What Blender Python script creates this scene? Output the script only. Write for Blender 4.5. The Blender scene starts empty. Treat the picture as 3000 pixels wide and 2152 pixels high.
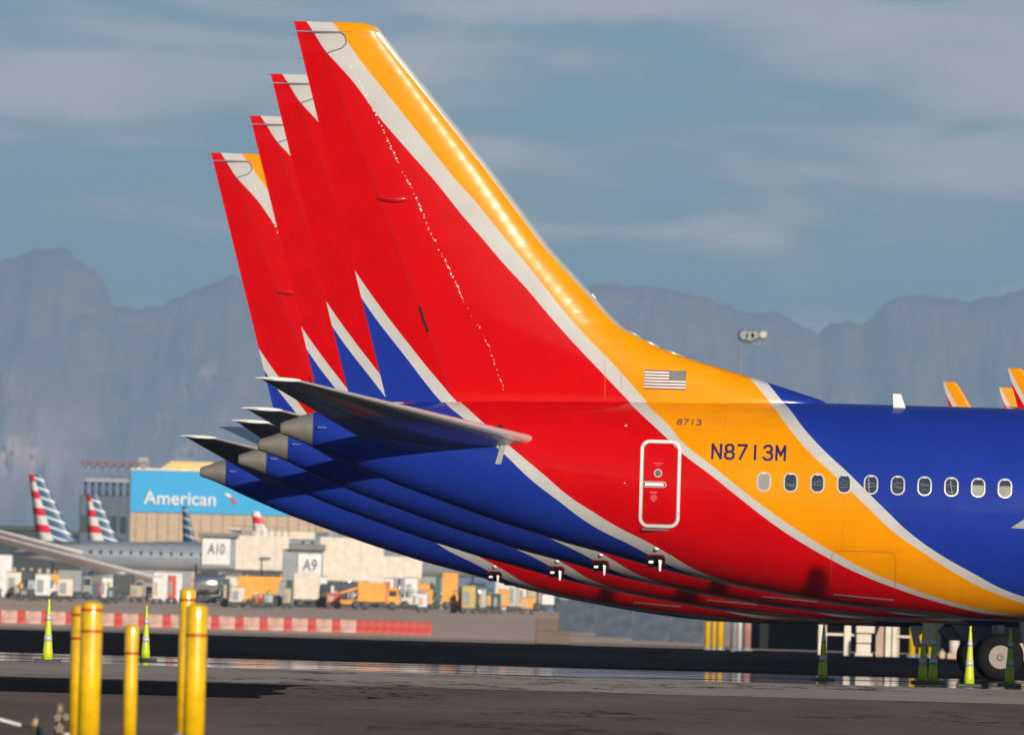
import bpy, math, random
import numpy as np
from mathutils import Vector, Matrix
random.seed(7)
S = bpy.context.scene
COL = S.collection

# ------------------------------------------------------------------ camera geometry
FPX = 73600.0            # focal length in photo pixels (photo 3000 x 2152)
ROLL = math.radians(1.6)
HOR = 847.5              # horizon below the picture centre, after unrolling
ZC = 0.30                # camera height
cr, sr = math.cos(ROLL), math.sin(ROLL)

def unroll(px, py):
    dx, dy = px - 1500.0, py - 1076.0
    return dx * cr + dy * sr, -dx * sr + dy * cr

def at(px, py, d):
    """point of the place seen at photo pixel px,py at distance d"""
    u, v = unroll(px, py)
    return Vector((u * d / FPX, d, ZC + (HOR - v) * d / FPX))

cam = bpy.data.cameras.new('camera')
camo = bpy.data.objects.new('camera', cam)
COL.objects.link(camo)
cam.sensor_width = 36.0
cam.lens = FPX / 3000.0 * 36.0
cam.clip_start = 1.0
cam.clip_end = 150000.0
cam.dof.use_dof = True
cam.dof.focus_distance = 410.0
cam.dof.aperture_fstop = 14.5
pitch = math.atan(HOR / FPX)
camo.matrix_world = Matrix.Translation((0, 0, ZC)) @ Matrix.Rotation(math.radians(90) + pitch, 4, 'X') @ Matrix.Rotation(ROLL, 4, 'Z')
S.camera = camo

# terrain: distance -> height of the ground
TD = [-200, 200, 240, 300, 340, 400, 440, 478, 525, 566, 610, 700, 900, 1300, 1950, 2400, 2900, 5000, 90000]
TZ = [-.56, -.56, -.45, -.37, -.345, -.227, -.03, 0, .03, .045, .06, .13, .62, .90, 1.85, 4.62, 5.7, 6.0, 6.5]
def gz(d):
    return float(np.interp(d, TD, TZ))
_dd = np.linspace(420, 2900, 5000)
_vv = (np.interp(_dd, TD, TZ) - ZC) * FPX / _dd
def dist_for(px, py):
    """distance of the ground seen at photo pixel px,py"""
    v = HOR - unroll(px, py)[1]
    return float(np.interp(v, _vv, _dd))

# ------------------------------------------------------------------ materials
def newmat(name):
    m = bpy.data.materials.new(name)
    m.use_nodes = True
    nt = m.node_tree
    b = nt.nodes['Principled BSDF']
    return m, nt, b

def N(nt, typ, **kw):
    n = nt.nodes.new(typ)
    for k, v in kw.items():
        setattr(n, k, v)
    return n

def plain(name, col, rough=0.5, metal=0.0, coat=0.0, var=0.12, scale=3.0, spec=0.5, bump=0.0):
    m, nt, b = newmat(name)
    b.inputs['Roughness'].default_value = rough
    b.inputs['Metallic'].default_value = metal
    b.inputs['Coat Weight'].default_value = coat
    b.inputs['Coat Roughness'].default_value = 0.06
    b.inputs['Specular IOR Level'].default_value = spec
    tc = N(nt, 'ShaderNodeTexCoord')
    no = N(nt, 'ShaderNodeTexNoise')
    no.inputs['Scale'].default_value = scale
    no.inputs['Detail'].default_value = 5
    nt.links.new(tc.outputs['Object'], no.inputs['Vector'])
    mr = N(nt, 'ShaderNodeMapRange')
    mr.inputs['From Min'].default_value = .3
    mr.inputs['From Max'].default_value = .7
    mr.inputs['To Min'].default_value = 1 - var
    mr.inputs['To Max'].default_value = 1 + var * .5
    nt.links.new(no.outputs['Fac'], mr.inputs['Value'])
    mx = N(nt, 'ShaderNodeMix', data_type='RGBA', blend_type='MULTIPLY')
    mx.inputs[0].default_value = 1
    mx.inputs[6].default_value = (*col, 1)
    nt.links.new(mr.outputs[0], mx.inputs[7])
    nt.links.new(mx.outputs[2], b.inputs['Base Color'])
    if bump:
        bp = N(nt, 'ShaderNodeBump')
        bp.inputs['Strength'].default_value = bump
        nt.links.new(no.outputs['Fac'], bp.inputs['Height'])
        nt.links.new(bp.outputs[0], b.inputs['Normal'])
    return m

BLUE = (.014, .040, .34)
SILV = (.60, .58, .57)
RED = (.66, .001, .004)
YEL = (.95, .325, .0)

# aircraft frame: origin under the tail-cone tip, x towards the nose, z up, near side is -y
S1 = 153.8
D1 = FPX / S1
X1 = unroll(822, 1253)[0] / S1
def loc(px, py, s=S1):
    u, v = unroll(px, py)
    return u / s - X1, ZC + (HOR - v) / s
def locs(pts, s=S1):
    return [loc(x, y, s) for x, y in pts]

def livery(name, curves, z0, z1, x0=-2.0, x1=20.0):
    m, nt, b = newmat(name)
    b.inputs['Roughness'].default_value = .36
    b.inputs['Specular IOR Level'].default_value = .05
    b.inputs['Coat Weight'].default_value = .30
    b.inputs['Coat Roughness'].default_value = .11
    tc = N(nt, 'ShaderNodeTexCoord')
    sp = N(nt, 'ShaderNodeSeparateXYZ')
    nt.links.new(tc.outputs['Object'], sp.inputs[0])
    mz = N(nt, 'ShaderNodeMapRange')
    mz.inputs['From Min'].default_value = z0
    mz.inputs['From Max'].default_value = z1
    nt.links.new(sp.outputs['Z'], mz.inputs['Value'])
    mxx = N(nt, 'ShaderNodeMapRange', clamp=False)
    mxx.inputs['From Min'].default_value = x0
    mxx.inputs['From Max'].default_value = x1
    nt.links.new(sp.outputs['X'], mxx.inputs['Value'])
    cols = [SILV, RED, SILV, YEL, SILV, BLUE]
    prev = None
    for pts, c in zip(curves, cols):
        fc = N(nt, 'ShaderNodeFloatCurve')
        p = sorted([(min(1, max(0, (z - z0) / (z1 - z0))), (x - x0) / (x1 - x0)) for x, z in pts])
        if p[0][0] > 0: p.insert(0, (0.0, p[0][1]))
        if p[-1][0] < 1: p.append((1.0, p[-1][1]))
        cu = fc.mapping.curves[0]
        cu.points[0].location = p[0]
        cu.points[1].location = p[-1]
        for q in p[1:-1]:
            cu.points.new(*q)
        for q in cu.points: q.handle_type = 'AUTO'
        fc.mapping.update()
        nt.links.new(mz.outputs[0], fc.inputs['Value'])
        gt = N(nt, 'ShaderNodeMath', operation='GREATER_THAN')
        nt.links.new(mxx.outputs[0], gt.inputs[0])
        nt.links.new(fc.outputs[0], gt.inputs[1])
        mx = N(nt, 'ShaderNodeMix', data_type='RGBA')
        nt.links.new(gt.outputs[0], mx.inputs[0])
        if prev is None: mx.inputs[6].default_value = (*BLUE, 1)
        else: nt.links.new(prev, mx.inputs[6])
        mx.inputs[7].default_value = (*c, 1)
        prev = mx.outputs[2]
    # faint dirt and panel waviness
    no = N(nt, 'ShaderNodeTexNoise')
    no.inputs['Scale'].default_value = 1.6
    no.inputs['Detail'].default_value = 6
    nt.links.new(tc.outputs['Object'], no.inputs['Vector'])
    mr = N(nt, 'ShaderNodeMapRange')
    mr.inputs['From Min'].default_value = .3; mr.inputs['From Max'].default_value = .7
    mr.inputs['To Min'].default_value = .88; mr.inputs['To Max'].default_value = 1.0
    nt.links.new(no.outputs['Fac'], mr.inputs['Value'])
    mu = N(nt, 'ShaderNodeMix', data_type='RGBA', blend_type='MULTIPLY')
    mu.inputs[0].default_value = 1
    nt.links.new(prev, mu.inputs[6]); nt.links.new(mr.outputs[0], mu.inputs[7])
    last = mu.outputs[2]
    # skin joints: rings every couple of metres and two lap joints
    def mth(op, a, b_=None):
        n = N(nt, 'ShaderNodeMath', operation=op)
        for i_, v in enumerate((a, b_)):
            if isinstance(v, (int, float)): n.inputs[i_].default_value = v
            elif v is not None: nt.links.new(v, n.inputs[i_])
        return n.outputs[0]
    if z1 < 6:
        ring_ = mth('LESS_THAN', mth('FRACT', mth('MULTIPLY', mth('ADD', sp.outputs['X'], .7), 1 / 2.286)), .0065)
        lap1 = mth('LESS_THAN', mth('ABSOLUTE', mth('SUBTRACT', sp.outputs['Z'], 4.52)), .007)
        lap2 = mth('LESS_THAN', mth('ABSOLUTE', mth('SUBTRACT', sp.outputs['Z'], 3.30)), .007)
        jm = mth('MULTIPLY', mth('MINIMUM', mth('ADD', mth('ADD', ring_, lap1), lap2), 1.0), .15)
        # grime streaks running aft, strongest low on the body
        mpg = N(nt, 'ShaderNodeMapping'); mpg.inputs['Scale'].default_value = (.5, 1, 9); nt.links.new(tc.outputs['Object'], mpg.inputs[0])
        ng_ = N(nt, 'ShaderNodeTexNoise'); ng_.inputs['Scale'].default_value = 1; ng_.inputs['Detail'].default_value = 7; ng_.inputs['Roughness'].default_value = .65; nt.links.new(mpg.outputs[0], ng_.inputs['Vector'])
        gm = N(nt, 'ShaderNodeMapRange'); gm.inputs['From Min'].default_value = .52; gm.inputs['From Max'].default_value = .75; gm.inputs['To Max'].default_value = .11; nt.links.new(ng_.outputs['Fac'], gm.inputs['Value'])
        jm = mth('MAXIMUM', jm, gm.outputs[0])
        mj = N(nt, 'ShaderNodeMix', data_type='RGBA'); nt.links.new(jm, mj.inputs[0]); nt.links.new(last, mj.inputs[6]); mj.inputs[7].default_value = (.03, .025, .02, 1)
        last = mj.outputs[2]
    nt.links.new(last, b.inputs['Base Color'])
    n2 = N(nt, 'ShaderNodeTexNoise')
    n2.inputs['Scale'].default_value = 1.1; n2.inputs['Detail'].default_value = 2
    nt.links.new(tc.outputs['Object'], n2.inputs['Vector'])
    bp = N(nt, 'ShaderNodeBump')
    bp.inputs['Strength'].default_value = .12; bp.inputs['Distance'].default_value = .02
    nt.links.new(n2.outputs['Fac'], bp.inputs['Height'])
    nt.links.new(bp.outputs[0], b.inputs['Coat Normal'])
    return m

fin_curves = [locs(c) for c in [
    [(700, 40), (985, 740), (1067, 884), (1192, 1050), (1295, 1180), (1340, 1235)],
    [(720, 40), (960, 660), (1048, 805), (1231, 1050), (1315, 1151), (1358, 1205)],
    [(885, 40), (898, 63), (917, 92), (955, 151), (994, 194), (1037, 243), (1104, 335), (1194, 440), (1280, 538), (1350, 626), (1411, 697), (1473, 770), (1541, 844), (1611, 927), (1676, 1000), (1765, 1094), (1842, 1175), (1880, 1215)],
    [(955, 40), (972, 63), (1006, 108), (1071, 197), (1147, 292), (1240, 409), (1344, 538), (1396, 595), (1458, 672), (1534, 764), (1596, 841), (1657, 918), (1731, 1000), (1773, 1042), (1825, 1098), (1889, 1171), (1920, 1205)],
    [(2125, 1000), (2193, 1102), (2225, 1141), (2251, 1173), (2280, 1210)],
    [(2170, 1010), (2251, 1124), (2294, 1178), (2320, 1210)]]]
fus_curves = [locs(c, 154.2) for c in [
    [(1300, 1170), (1317, 1191), (1344, 1213), (1373, 1237), (1477, 1329), (1558, 1406), (1632, 1463), (1743, 1543), (1853, 1598), (1950, 1649), (2053, 1691), (2200, 1730), (2400, 1764), (2700, 1806)],
    [(1350, 1176), (1366, 1191), (1397, 1220), (1432, 1251), (1501, 1312), (1595, 1391), (1669, 1454), (1743, 1502), (1816, 1546), (1890, 1583), (1960, 1622), (2053, 1674), (2141, 1703), (2300, 1735), (2500, 1768), (2850, 1812)],
    [(1845, 1176), (1872, 1205), (1954, 1283), (1997, 1326), (2087, 1395), (2173, 1464), (2271, 1539), (2341, 1585), (2426, 1634), (2517, 1680), (2623, 1722), (2729, 1757), (2870, 1793), (3000, 1814)],
    [(1889, 1171), (1894, 1180), (1958, 1244), (2001, 1296), (2087, 1365), (2182, 1442), (2260, 1500), (2341, 1556), (2447, 1620), (2553, 1676), (2659, 1719), (2750, 1750), (2870, 1782), (3000, 1803), (3200, 1818)],
    [(2251, 1170), (2264, 1186), (2302, 1240), (2367, 1320), (2447, 1395), (2548, 1493), (2623, 1563), (2711, 1623), (2800, 1680), (2888, 1726), (3000, 1766), (3150, 1800), (3300, 1818)],
    [(2285, 1165), (2300, 1180), (2365, 1266), (2425, 1330), (2481, 1382), (2541, 1442), (2601, 1501), (2659, 1556), (2747, 1620), (2853, 1680), (2941, 1726), (3000, 1747), (3150, 1785), (3350, 1816)]]]
M_fin = livery('livery_fin', fin_curves, 4.8, 12.4)
_b = M_fin.node_tree.nodes['Principled BSDF']
_b.inputs['Roughness'].default_value = .21; _b.inputs['Specular IOR Level'].default_value = .12; _b.inputs['Coat Weight'].default_value = .20; _b.inputs['Coat Roughness'].default_value = .115
M_fus = livery('livery_fuselage', fus_curves, 1.2, 5.5)

M_grey = plain('wing_grey', (.31, .295, .28), .35, .0, .5, .06)
M_alu = plain('bare_metal', (.80, .79, .78), .36, .55, 0, .06)
M_cone = plain('exhaust_metal', (.33, .285, .25), .42, .35, 0, .2, 4)
M_dark = plain('dark_rubber', (.008, .008, .009), .8, spec=.15)
M_black = plain('black_cavity', (.006, .006, .007), .8)
M_white = plain('white_paint', (.80, .78, .75), .4, 0, .3, .06)
M_ink = plain('registration_ink', (.022, .010, .10), .45)
M_orangey = plain('faded_patch', (.80, .27, 0), .5)
M_maroon = plain('flag_red', (.16, .012, .03), .5)
M_navy = plain('flag_navy', (.012, .016, .05), .5)
M_glass = plain('window_glass', (.045, .055, .085), .06, 0, 1, .5, 20)
M_blind = plain('window_blind', (.33, .30, .27), .6, var=.2)
M_frame = plain('window_frame_metal', (.66, .66, .66), .32, .6, .5, .04)
M_hub = plain('wheel_hub', (.27, .23, .205), .5, .3, 0, .1)
M_strut = plain('gear_strut', (.40, .40, .42), .45)
M_redp = plain('red_paint', (.60, .004, .008), .3, 0, .8, .05)
M_glint = plain('fastener_glint_white', (.92, .90, .88), .25, 0, 1, 0)
M_blue = plain('blue_paint', BLUE, .35, 0, .8, .05)
M_seam = plain('panel_seam', (.10, .10, .11), .6)

# ------------------------------------------------------------------ mesh builder
class MB:
    def __init__(s): s.v = []; s.f = []; s.m = []; s.smooth = []; s.mi = 0
    def add(s, vs, fs, smooth=False):
        o = len(s.v); s.v += [tuple(v) for v in vs]
        for f in fs:
            s.f.append(tuple(i + o for i in f)); s.m.append(s.mi); s.smooth.append(smooth)
        return s
    def box(s, c, d, rz=0.0, ry=0.0, taper=1.0, bev=0.0):
        hx, hy, hz = d[0] / 2, d[1] / 2, d[2] / 2
        b = min(bev, hx * .45, hy * .45, hz * .45)
        R = Matrix.Rotation(rz, 3, 'Z') @ Matrix.Rotation(ry, 3, 'Y')
        if b <= 0:
            P = [(x * (taper if z > 0 else 1), y * (taper if z > 0 else 1), z) for z in (-hz, hz) for x, y in ((-hx, -hy), (hx, -hy), (hx, hy), (-hx, hy))]
            F = [(0, 3, 2, 1), (4, 5, 6, 7), (0, 1, 5, 4), (1, 2, 6, 5), (2, 3, 7, 6), (3, 0, 4, 7)]
        else:
            P = []; rings = [(-hz, b), (-hz + b, 0), (hz - b, 0), (hz, b)]
            for z, i in rings:
                t = taper if z > 0 else 1
                X, Y = (hx - i) * t, (hy - i) * t
                c_ = b if i == 0 else b * .4
                P += [(-X + c_, -Y, z), (X - c_, -Y, z), (X, -Y + c_, z), (X, Y - c_, z), (X - c_, Y, z), (-X + c_, Y, z), (-X, Y - c_, z), (-X, -Y + c_, z)]
            F = [tuple(range(7, -1, -1)), tuple(range(24, 32))]
            for k in range(3):
                for j in range(8):
                    F.append((k * 8 + j, k * 8 + (j + 1) % 8, (k + 1) * 8 + (j + 1) % 8, (k + 1) * 8 + j))
        return s.add([tuple(R @ Vector(p) + Vector(c)) for p in P], F)
    def tube(s, p0, p1, r0, r1=None, n=12, cap=True):
        r1 = r0 if r1 is None else r1
        p0, p1 = Vector(p0), Vector(p1)
        a = (p1 - p0).normalized()
        q = a.orthogonal().normalized(); w = a.cross(q)
        P = []
        for p, r in ((p0, r0), (p1, r1)):
            P += [p + (q * math.cos(t) + w * math.sin(t)) * r for t in [2 * math.pi * i / n for i in range(n)]]
        o = len(s.v)
        s.add(P, [(i, (i + 1) % n, n + (i + 1) % n, n + i) for i in range(n)], True)
        if cap:
            s.f += [tuple(o + i for i in range(n - 1, -1, -1)), tuple(o + n + i for i in range(n))]
            s.m += [s.mi] * 2; s.smooth += [False] * 2
        return s
    def lathe(s, c, prof, axis='Z', n=24, smooth=True):
        """prof: list of (radius, height)"""
        P = []
        for r, h in prof:
            for i in range(n):
                t = 2 * math.pi * i / n
                a, b = r * math.cos(t), r * math.sin(t)
                p = {'Z': (a, b, h), 'Y': (a, h, b), 'X': (h, a, b)}[axis]
                P.append(Vector(p) + Vector(c))
        F = []
        for k in range(len(prof) - 1):
            for i in range(n):
                F.append((k * n + i, k * n + (i + 1) % n, (k + 1) * n + (i + 1) % n, (k + 1) * n + i))
        F.append(tuple(range(n - 1, -1, -1))); F.append(tuple((len(prof) - 1) * n + i for i in range(n)))
        s.add(P, F, smooth)
        s.smooth[-1] = s.smooth[-2] = False
        return s
    def prism(s, poly, y0, y1):
        """polygon in x,z extruded along y"""
        n = len(poly)
        P = [(x, y0, z) for x, z in poly] + [(x, y1, z) for x, z in poly]
        F = [tuple(range(n)), tuple(range(2 * n - 1, n - 1, -1))] + [(i, i + n, (i + 1) % n + n, (i + 1) % n) for i in range(n)]
        return s.add(P, F)
    def grid(s, rows, smooth=True, closed=False):
        n = len(rows[0]); P = [p for r in rows for p in r]
        F = []
        for k in range(len(rows) - 1):
            for i in range(n if closed else n - 1):
                j = (i + 1) % n
                F.append((k * n + i, k * n + j, (k + 1) * n + j, (k + 1) * n + i))
        return s.add(P, F, smooth)
    def build(s, name, mat, parent=None, fix=True, loc=None):
        me = bpy.data.meshes.new(name)
        me.from_pydata(s.v, [], s.f)
        for m in (mat if isinstance(mat, (list, tuple)) else [mat]): me.materials.append(m)
        me.polygons.foreach_set('material_index', s.m)
        me.polygons.foreach_set('use_smooth', s.smooth)
        if fix:
            import bmesh
            bm = bmesh.new(); bm.from_mesh(me)
            bmesh.ops.recalc_face_normals(bm, faces=bm.faces)
            bm.to_mesh(me); bm.free()
        me.update()
        o = bpy.data.objects.new(name, me)
        COL.objects.link(o)
        if parent: o.parent = parent
        if loc is not None: o.location = loc
        return o

def tag(o, label=None, cat=None, group=None, kind=None):
    if label: o['label'] = label
    if cat: o['category'] = cat
    if group: o['group'] = group
    if kind: o['kind'] = kind
    return o
def empty(name, p, rz=0.0, **k):
    o = bpy.data.objects.new(name, None); COL.objects.link(o)
    o.location = p; o.rotation_euler = (0, 0, rz); o.empty_display_size = .3
    return tag(o, **k) if k else o
def copy_tree(o, parent=None, skip=()):
    c = o.copy(); COL.objects.link(c); c.parent = parent
    for ch in list(o.children):
        if ch.name.split('.')[0] in skip: continue
        copy_tree(ch, c, skip)
    return c

# ------------------------------------------------------------------ fuselage surface
bot = locs([(822, 1268), (916, 1307), (980, 1340), (1152, 1415), (1370, 1495), (1484, 1535), (1569, 1561), (1629, 1582), (1717, 1606), (1806, 1629), (1859, 1645), (1950, 1670), (2070, 1698), (2200, 1725), (2341, 1751), (2470, 1773), (2623, 1793), (2764, 1806), (2900, 1813)])
bx = [p[0] for p in bot] + [14.5, 16, 34.5, 36.5, 38.2, 39.2, 39.5]
bz = [p[1] for p in bot] + [1.30, 1.285, 1.285, 1.45, 1.95, 2.55, 2.95]
tx = [0, .62, 2, 4, 6.5, 9, 11, 34, 35.6, 36.6, 38.2, 39.2, 39.5]
tz = [4.63, 4.87, 5.05, 5.18, 5.27, 5.30, 5.30, 5.30, 5.22, 4.9, 3.95, 3.35, 3.05]
_xs = np.linspace(0, 39.5, 1600)
def _sm(a, k=21):
    p = np.pad(a, k // 2, mode='edge'); return np.convolve(p, np.ones(k) / k, 'valid')
_tz = _sm(np.interp(_xs, tx, tz)); _bz = _sm(np.interp(_xs, bx, bz))
_tz[0], _bz[0] = 4.63, 4.43
def fus(x):
    t = float(np.interp(x, _xs, _tz)); b = float(np.interp(x, _xs, _bz))
    h = (t - b) / 2
    w = h * float(np.interp(x, [0, 2, 6, 12, 34, 39.5], [1.0, .86, .86, .94, .94, .98]))
    return (t + b) / 2, h, w
def fy(x, z):
    zc, h, w = fus(x)
    q = max(0.0, 1 - ((z - zc) / h) ** 2)
    return -w * math.sqrt(q)

def fus_mesh(x0, x1, dx, capa=True, capb=True):
    mb = MB(); rows = []
    n = max(2, int(round((x1 - x0) / dx))); K = 72
    for i in range(n + 1):
        x = x0 + (x1 - x0) * i / n
        zc, h, w = fus(x)
        rows.append([(x, w * math.cos(2 * math.pi * k / K), zc + h * math.sin(2 * math.pi * k / K)) for k in range(K)])
    mb.grid(rows, True, True)
    return mb, rows

# ------------------------------------------------------------------ decals laid on a curved skin
def resample(pts, step=.05, closed=False):
    P = list(pts) + ([pts[0]] if closed else [])
    out = []
    for a, b in zip(P[:-1], P[1:]):
        L = math.hypot(b[0] - a[0], b[1] - a[1]); k = max(1, int(L / step))
        out += [(a[0] + (b[0] - a[0]) * i / k, a[1] + (b[1] - a[1]) * i / k) for i in range(k)]
    if not closed: out.append(P[-1])
    return out
def ribbon(mb, pts, w, surf, off=.004, closed=False, step=.05, thick=0.0):
    P = resample(pts, step, closed); n = len(P); L = []; R = []
    for i, p in enumerate(P):
        a = P[i - 1] if (i > 0 or closed) else P[i]
        b = P[(i + 1) % n] if (i < n - 1 or closed) else P[i]
        d = (b[0] - a[0], b[1] - a[1]); l = math.hypot(*d) or 1
        nx, nz = -d[1] / l * w / 2, d[0] / l * w / 2
        for lst, s in ((L, 1), (R, -1)):
            x, z = p[0] + nx * s, p[1] + nz * s
            lst.append((x, surf(x, z) - off, z))
    if closed: L.append(L[0]); R.append(R[0])
    mb.grid([L, R], False)
    if thick:
        # side walls so that the strip stands proud of the skin
        mb.grid([L, [(x, y + thick, z) for x, y, z in L]], False)
        mb.grid([[(x, y + thick, z) for x, y, z in R], R], False)
def rrect(cx, cz, w, h, r, k=6):
    out = []
    for sx, sz, a0 in ((1, 1, 0), (-1, 1, 90), (-1, -1, 180), (1, -1, 270)):
        for i in range(k + 1):
            a = math.radians(a0 + 90 * i / k)
            out.append((cx + sx * (w / 2 - r) + r * math.cos(a), cz + sz * (h / 2 - r) + r * math.sin(a)))
    return out
def fill(mb, poly, surf, off=.003, rows=10):
    """convex polygon filled by rows"""
    zs = [p[1] for p in poly]; z0, z1 = min(zs) + 1e-4, max(zs) - 1e-4
    R = []
    for i in range(rows + 1):
        z = z0 + (z1 - z0) * i / rows; xs = []
        for a, b in zip(poly, poly[1:] + poly[:1]):
            if (a[1] - z) * (b[1] - z) <= 0 and a[1] != b[1]:
                xs.append(a[0] + (b[0] - a[0]) * (z - a[1]) / (b[1] - a[1]))
        if len(xs) < 2: continue
        xa, xb = min(xs), max(xs)
        R.append([(xa + (xb - xa) * k / 4, surf(xa + (xb - xa) * k / 4, z) - off, z) for k in range(5)])
    mb.grid(R, False)

GLY = {'N': [[(0, 0), (0, 1), (1, 0), (1, 1)]],
       '8': [[(.3, .5), (.08, .64), (.08, .88), (.3, 1), (.7, 1), (.92, .88), (.92, .64), (.7, .5), (.3, .5), (0, .36), (0, .13), (.25, 0), (.75, 0), (1, .13), (1, .36), (.7, .5)]],
       '7': [[(0, 1), (1, 1), (.25, 0)]],
       '1': [[(.5, 0), (.5, 1)]],
       '3': [[(.03, .85), (.3, 1), (.72, 1), (.93, .86), (.93, .66), (.7, .54), (.4, .54)], [(.7, .54), (1, .38), (1, .15), (.75, 0), (.25, 0), (0, .15)]],
       'M': [[(0, 0), (0, 1), (.5, .35), (1, 1), (1, 0)]]}
def word(mb, s, x0, z0, adv, gw, h, sw, surf, slant=0.0, off=.004):
    for i, ch in enumerate(s):
        for st in GLY[ch]:
            pts = [(x0 + i * adv + (p[0]) * gw + slant * p[1] * h, z0 + p[1] * h) for p in st]
            for a, b in zip(pts[:-1], pts[1:]):
                l = math.hypot(b[0] - a[0], b[1] - a[1]) or 1
                e = ((b[0] - a[0]) / l * sw * .4, (b[1] - a[1]) / l * sw * .4)
                ribbon(mb, [(a[0] - e[0], a[1] - e[1]), (b[0] + e[0], b[1] + e[1])], sw, surf, off + random.random() * .0012, step=.06)

# ------------------------------------------------------------------ the airliner
root = empty('airliner', (0, 0, 0))
mb, rows = fus_mesh(.62, 39.5, .22)
mb.add(rows[-1], [tuple(range(72))])
body = mb.build('fuselage', M_fus, root, False)
mb, rows = fus_mesh(0.0, .612, .08)
cone = mb.build('tail_cone', M_cone, root, False)
mb = MB(); zc, h, w = fus(0)
mb.lathe((0, 0, zc), [(h * .98, .0), (h * .8, -.01), (h * .72, .05), (h * .6, .25)], 'X', 28)
mb.build('exhaust_outlet', M_black, cone)
mb = MB(); ring = []
zc, h, w = fus(.616)
for dxx, k in ((-.006, 1.004), (.006, 1.004)):
    ring.append([(.616 + dxx, w * k * math.cos(2 * math.pi * i / 48), zc + h * k * math.sin(2 * math.pi * i / 48)) for i in range(48)])
mb.grid(ring, True, True).build('cone_seam', M_seam, cone)

# fin
TEp = locs([(861, 62), (1131, 1168)])
def TE(z):
    (xa, za), (xb, zb) = TEp
    return xa + (z - za) * (xb - xa) / (zb - za)
LEp = sorted([(z, x) for x, z in locs([(1085, 66), (1105, 72), (1117, 84), (1126, 101), (1440, 495), (1614, 727), (1740, 866), (1782, 914), (1823, 955), (1865, 982), (1918, 1012), (2024, 1052), (2169, 1095), (2255, 1122), (2421, 1176)])])
_z = np.linspace(4.6, 12.29, 700)
_le = _sm(np.interp(_z, [p[0] for p in LEp], [p[1] for p in LEp]), 9)
ZT = 12.285
def LE(z): return float(np.interp(z, _z, _le))
(mx1, mz1), (mx2, mz2) = locs([(1126, 101), (1614, 727)])
def mainchord(z): return (mx1 + (z - mz1) * (mx2 - mx1) / (mz2 - mz1)) - TE(z)
def naca(c):
    c = min(1, max(0, c))
    return 10 * (.2969 * math.sqrt(c) - .126 * c - .3516 * c * c + .2843 * c ** 3 - .1036 * c ** 4)
def finh(x, z):
    te, le = TE(z), LE(z)
    c = (le - x) / max(.05, le - te)
    T = .142 * max(.5, mainchord(z))
    f = 1.0
    if z > 12.12: f = math.sqrt(max(0.02, 1 - ((z - 12.12) / .175) ** 2))
    return max(.004, T / 2 * naca(c) * f)
le_dir = Vector((mx2 - mx1, mz2 - mz1)).normalized()
def pillow(x, z):
    """skin bulging between the leading-edge ribs"""
    d = (LE(z) - x)
    if z < 6.9 or z > 12.15: return 0.0
    a = max(0, min(1, (d - .16) / .18)) * max(0, min(1, (1.15 - d) / .55))
    s = (x * le_dir.x + z * le_dir.y) / .285
    k = math.floor(s); f = s - k
    w = .6 + .8 * ((k * 7919) % 13) / 13.0
    return a * w * (.0010 * (f - f ** 5) + .0003 * math.sin(math.pi * f))
def fin_y(x, z): return -finh(x, z)

hinge = sorted([(z, x) for x, z in locs([(1003, 100), (1004, 128), (997, 137), (957, 151), (1003, 295), (1080, 495), (1156, 696), (1256, 973), (1321, 1150), (1336, 1190)])])
def HX(z): return float(np.interp(z, [p[0] for p in hinge], [p[1] for p in hinge]))
ZH = loc(940, 92)[1]
def foil_rows(z0, z1, dz, xa, xb, nu, amp=True, shrink=0.0, nose=False, defl=0.0):
    rowsL, rowsR = [], []
    n = max(1, int(round((z1 - z0) / dz)))
    for i in range(n + 1):
        z = z0 + (z1 - z0) * i / n; a, b = xa(z), xb(z); rl = []; rr = []
        for k in range(nu + 1):
            u = k / nu
            if nose: u = 1 - (1 - u) ** 1.8
            x = a + (b - a) * u
            y = finh(x, z) - shrink + (pillow(x, z) if amp else 0)
            if nose and k == nu: y = 0.0
            y = max(.0022 if not nose else 0.0, y) + 0.0
            y0_ = (HX(z) - x) * defl if defl and x < HX(z) else 0.0
            rl.append((x, -y + y0_, z)); rr.append((x, y + y0_, z))
        rowsL.append(rl); rowsR.append(rr)
    return rowsL, rowsR
def foil(mb, *a, caps=(True, True), ends=(True, True), **k):
    L, R = foil_rows(*a, **k)
    mb.grid(L, True); mb.grid([r[::-1] for r in R], True)
    if caps[0]: mb.grid([L[0], R[0]], False)
    if caps[1]: mb.grid([R[-1], L[-1]], False)
    if ends[0]: mb.grid([[r[0] for r in R], [r[0] for r in L]], False)
    if ends[1]: mb.grid([[r[-1] for r in L], [r[-1] for r in R]], False)
le_w = lambda z: float(np.interp(z, [6.35, 6.6, 8, 12.1, 12.2], [.03, .10, .135, .15, .02]))
body_le = lambda z: LE(z) - le_w(z) if z > 6.35 else LE(z)
mb = MB()
foil(mb, 4.75, ZH, .017, lambda z: HX(z) + .002, lambda z: body_le(z) if z > 6.35 else LE(z), 64, nose=False, caps=(True, False), ends=(False, True))
foil(mb, ZH + .006, ZT, .012, TE, lambda z: LE(z) - le_w(z) * .0, 50, caps=(True, True))
fin = mb.build('vertical_stabilizer', M_fin, root, False)
mb = MB()
foil(mb, 6.35, 12.19, .05, lambda z: body_le(z) + .002, LE, 12, amp=False, nose=True, caps=(True, True))
mb.build('leading_edge', M_alu, fin, False)
mb = MB()
foil(mb, 12.02, ZT, .02, lambda z: LE(z) - float(np.interp(z, [12.02, 12.2, ZT], [.015, .13, .19])), lambda z: LE(z) + .004, 8, amp=False, shrink=-.004)
mb.build('tip_cap', M_frame, fin, False)
mb = MB()
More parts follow.
